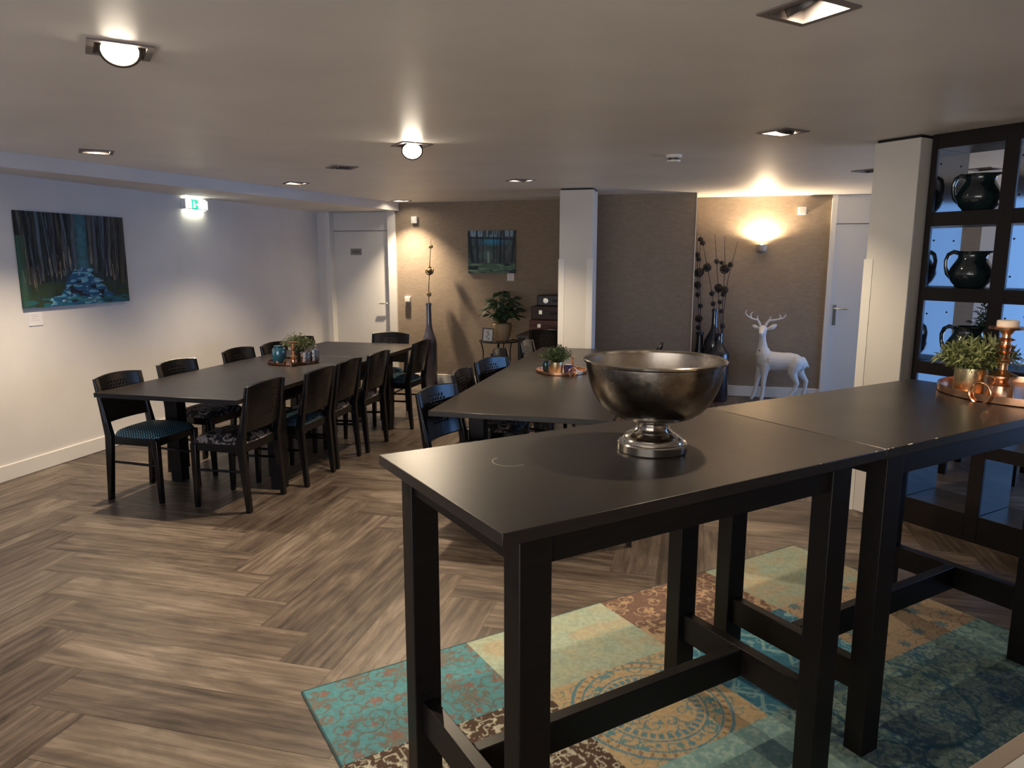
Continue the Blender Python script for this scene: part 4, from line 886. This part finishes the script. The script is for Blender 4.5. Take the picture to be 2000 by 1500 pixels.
obj('pot', lathe(NB(), [(0.065, 0), (0.078, 0.004), (0.105, 0.06), (0.120, 0.13), (0.122, 0.20), (0.112, 0.215), (0.105, 0.21), (0.108, 0.18), (0.001, 0.18)], 40), mat('tan_ceramic', (0.36, 0.25, 0.14), 0.45), t)
def monstera_leaf(b, base, d, up, L_, W_):
    side = d.cross(up).normalized(); n = 9; c = []; 
    cen = [base + d*L_*k/n - up*(0.35*L_*(k/n)**2) for k in range(n+1)]
    for s in (-1, 1):
        for k in range(n):
            t0, t1 = k/n, (k+1)/n; wd = lambda t_: W_*math.sin(PI*min(1, t_*0.92+0.08))**0.7
            w0 = wd(t0); w1 = wd(t1)*(0.55 if k % 2 else 1.0); 
            if k % 2: w0 *= 1.0
            dr = up*0.10*L_
            p = [cen[k], cen[k+1], cen[k+1]+side*s*w1*0.5-dr*0.6, cen[k]+side*s*w0*0.5-dr*0.6]; b.faces.new([b.verts.new(v) for v in p])
rr = random.Random(12); b = NB(); sb = NB()
for k in range(95):
    az = rr.uniform(0, 2*PI); ro = rr.uniform(0.03, 0.22); z = 0.30+0.30*rr.random()*(1-(ro/0.30)**2)+0.02; 
    if ro > 0.12: z -= 0.03
    base = Vector((ro*math.cos(az), ro*math.sin(az)*0.75, z)); d = Vector((math.cos(az), math.sin(az), rr.uniform(-0.35, 0.25))).normalized(); up = Vector((rr.uniform(-.5, .5), rr.uniform(-0.9, .1), 1)).normalized(); up = (up-d*up.dot(d)).normalized()
    monstera_leaf(b, base, d, up, rr.uniform(0.075, 0.12), rr.uniform(0.05, 0.085)); tube(sb, [(0.02*math.cos(az), 0.02*math.sin(az), 0.18), base*0.5+Vector((0, 0, 0.12)), base], 0.004, 5)
obj('foliage', b, LEAFD, t, smooth=0); obj('stems', sb, mat('dark_stem', (0.04, 0.06, 0.02), 0.6), t)
t = thing('photo_frame', 'small tilted dark picture frame in front of the tan pot', 'picture frame', (-2.40, 8.27, 0.6285), R(8)); t.rotation_euler = (R(-8), R(4), R(8))
b = NB(); fw, fh = 0.067, 0.165
for q in ((-fw, fw, 0, 0.014), (-fw, fw, fh-0.014, fh)): box(b, q[0], q[1], -0.006, 0.006, q[2], q[3])
for q in ((-fw, -fw+0.014), (fw-0.014, fw)): box(b, q[0], q[1], -0.006, 0.006, 0.014, fh-0.014)
obj('frame', b, mat('frame_brown', (0.03, 0.015, 0.01), 0.4), t, smooth=0)
pc = obj('picture', bx(-fw+0.014, fw-0.014, -0.002, 0.002, 0.014, fh-0.014), mat('print_paper', (0.7, 0.68, 0.64), 0.6), t, smooth=0)
b = NB(); r5 = random.Random(2)
for k in range(9): zz = 0.03+k*0.012; xx = r5.uniform(-0.02, 0.01); box(b, xx-0.012, xx+0.018, -0.0035, -0.002, zz, zz+0.006)
obj('print', b, mat('print_ink', (0.08, 0.08, 0.08), 0.6), pc, smooth=0)
t = thing('side_table', 'black wooden table in the far corner under the stack of suitcases', 'table', (-1.63, 8.36, 0))
obj('tabletop', bx(-0.34, 0.34, -0.40, 0.40, 0.72, 0.75), TOPW, t, bevel=0.002)
for sx_ in (-1, 1):
    for sy_ in (-1, 1): obj('leg', bx(sx_*0.29-0.035, sx_*0.29+0.035, sy_*0.35-0.035, sy_*0.35+0.035, 0, 0.72), LEGW, t, bevel=0.002)
chair(-1.60, 7.90, R(90), DAMASK, 'black chair tucked under the suitcase table, its broad back towards the room', 'chairs at the suitcase table')
def suitcase(x, y, z, w_, d_, h_, m, label, lock):
    t = thing('suitcase', label, 'suitcase', (x, y, z), 0, 'stacked vintage suitcases')
    obj('body', bx(-w_/2, w_/2, -d_/2, d_/2, 0, h_), m, t, bevel=0.012, seg=3)
    obj('seam', bx(-w_/2-0.002, w_/2+0.002, -d_/2-0.002, d_/2+0.002, h_*0.60, h_*0.64), mat('seam_dark', (0.015, 0.01, 0.008), 0.6), t, smooth=0)
    for s in (-1, 1): obj('lock', bx(s*w_*0.30-0.02, s*w_*0.30+0.02, -d_/2-0.008, -d_/2-0.002, h_*0.42, h_*0.72), lock, t, bevel=0.002)
    obj('handle', tube(NB(), [(-0.06, -d_/2, h_*0.5), (-0.055, -d_/2-0.03, h_*0.5), (0.055, -d_/2-0.03, h_*0.5), (0.06, -d_/2, h_*0.5)], 0.007, 6), mat('leather_dark', (0.02, 0.012, 0.01), 0.5), t)
BR = mat('steel_lock', (0.5, 0.45, 0.35), 0.3, 1)
suitcase(-1.585, 8.42, 0.751, 0.60, 0.36, 0.15, mat('red_brown_leather', (0.12, 0.042, 0.024), 0.6), 'reddish brown suitcase at the bottom of the stack', BR)
suitcase(-1.580, 8.43, 0.902, 0.58, 0.34, 0.16, mat('dark_brown_leather', (0.05, 0.026, 0.016), 0.6), 'dark brown suitcase in the middle of the stack', BR)
suitcase(-1.555, 8.44, 1.063, 0.50, 0.30, 0.125, mat('black_leather', (0.016, 0.013, 0.013), 0.45), 'smaller black suitcase with silver label on top of the stack', BR)
tag(obj('luggage_tag', lathe(NB(), [(0.03, 0), (0.03, 0.003), (0.001, 0.004)], 20), mat('tag_silver', (0.6, 0.58, 0.56), 0.3, 0.6), loc=(-1.70, 8.287, 1.125)), 'round silver tag hanging on the top black suitcase', 'tag').rotation_euler = (R(90), 0, 0)

# ------------------------------------------------------------------ beyond the divider
t = thing('armchair', 'reddish brown leather chair seen through the lower opening of the room divider', 'chair', (2.16, 6.05, 0), R(-120))
LE = mat('brown_leather', (0.10, 0.035, 0.022), 0.45)
obj('seat', bx(-0.28, 0.28, -0.27, 0.27, 0.20, 0.46), LE, t, bevel=0.04, seg=4); obj('backrest', bx(-0.30, -0.17, -0.27, 0.27, 0.462, 0.86), LE, t, bevel=0.04, seg=4)
for sx_ in (-1, 1):
    for sy_ in (-1, 1): obj('leg', bx(sx_*0.23-0.025, sx_*0.23+0.025, sy_*0.22-0.025, sy_*0.22+0.025, 0, 0.20), LEGW, t)
t = thing('potted_plant', 'dark bushy plant behind the room divider, seen above the lower pitcher', 'plant', (2.42, 6.85, 0))
obj('planter', lathe(NB(), [(0.11, 0), (0.12, 0.01), (0.15, 0.55), (0.14, 0.55), (0.001, 0.5)], 32), mat('planter_grey', (0.08, 0.08, 0.08), 0.6), t)
fine_plant('foliage', t, LEAFD, 0.24, 0.75, 120, 0.08, 15, 0.5)

# ------------------------------------------------------------------ pale cabinet at the lower right corner (edge along D)
t = thing('cabinet', 'pale cabinet corner with beige edge cutting into the lower right of the photo', 'cabinet', (0, 0, 0), R(45))
obj('body', bx(0.66, 1.9, -0.25, 0.452, 0.0, 0.872), mat('beige_side', (0.38, 0.31, 0.25), 0.6), t, bevel=0.003)
obj('edge_band', bx(0.655, 1.9, 0.430, 0.457, 0.872, 0.90), mat('beige_edge', (0.34, 0.28, 0.22), 0.5), t, bevel=0.003)
obj('worktop', bx(0.655, 1.9, -0.25, 0.430, 0.872, 0.9005), mat('cream_top', (0.72, 0.70, 0.64), 0.35), t, smooth=0)
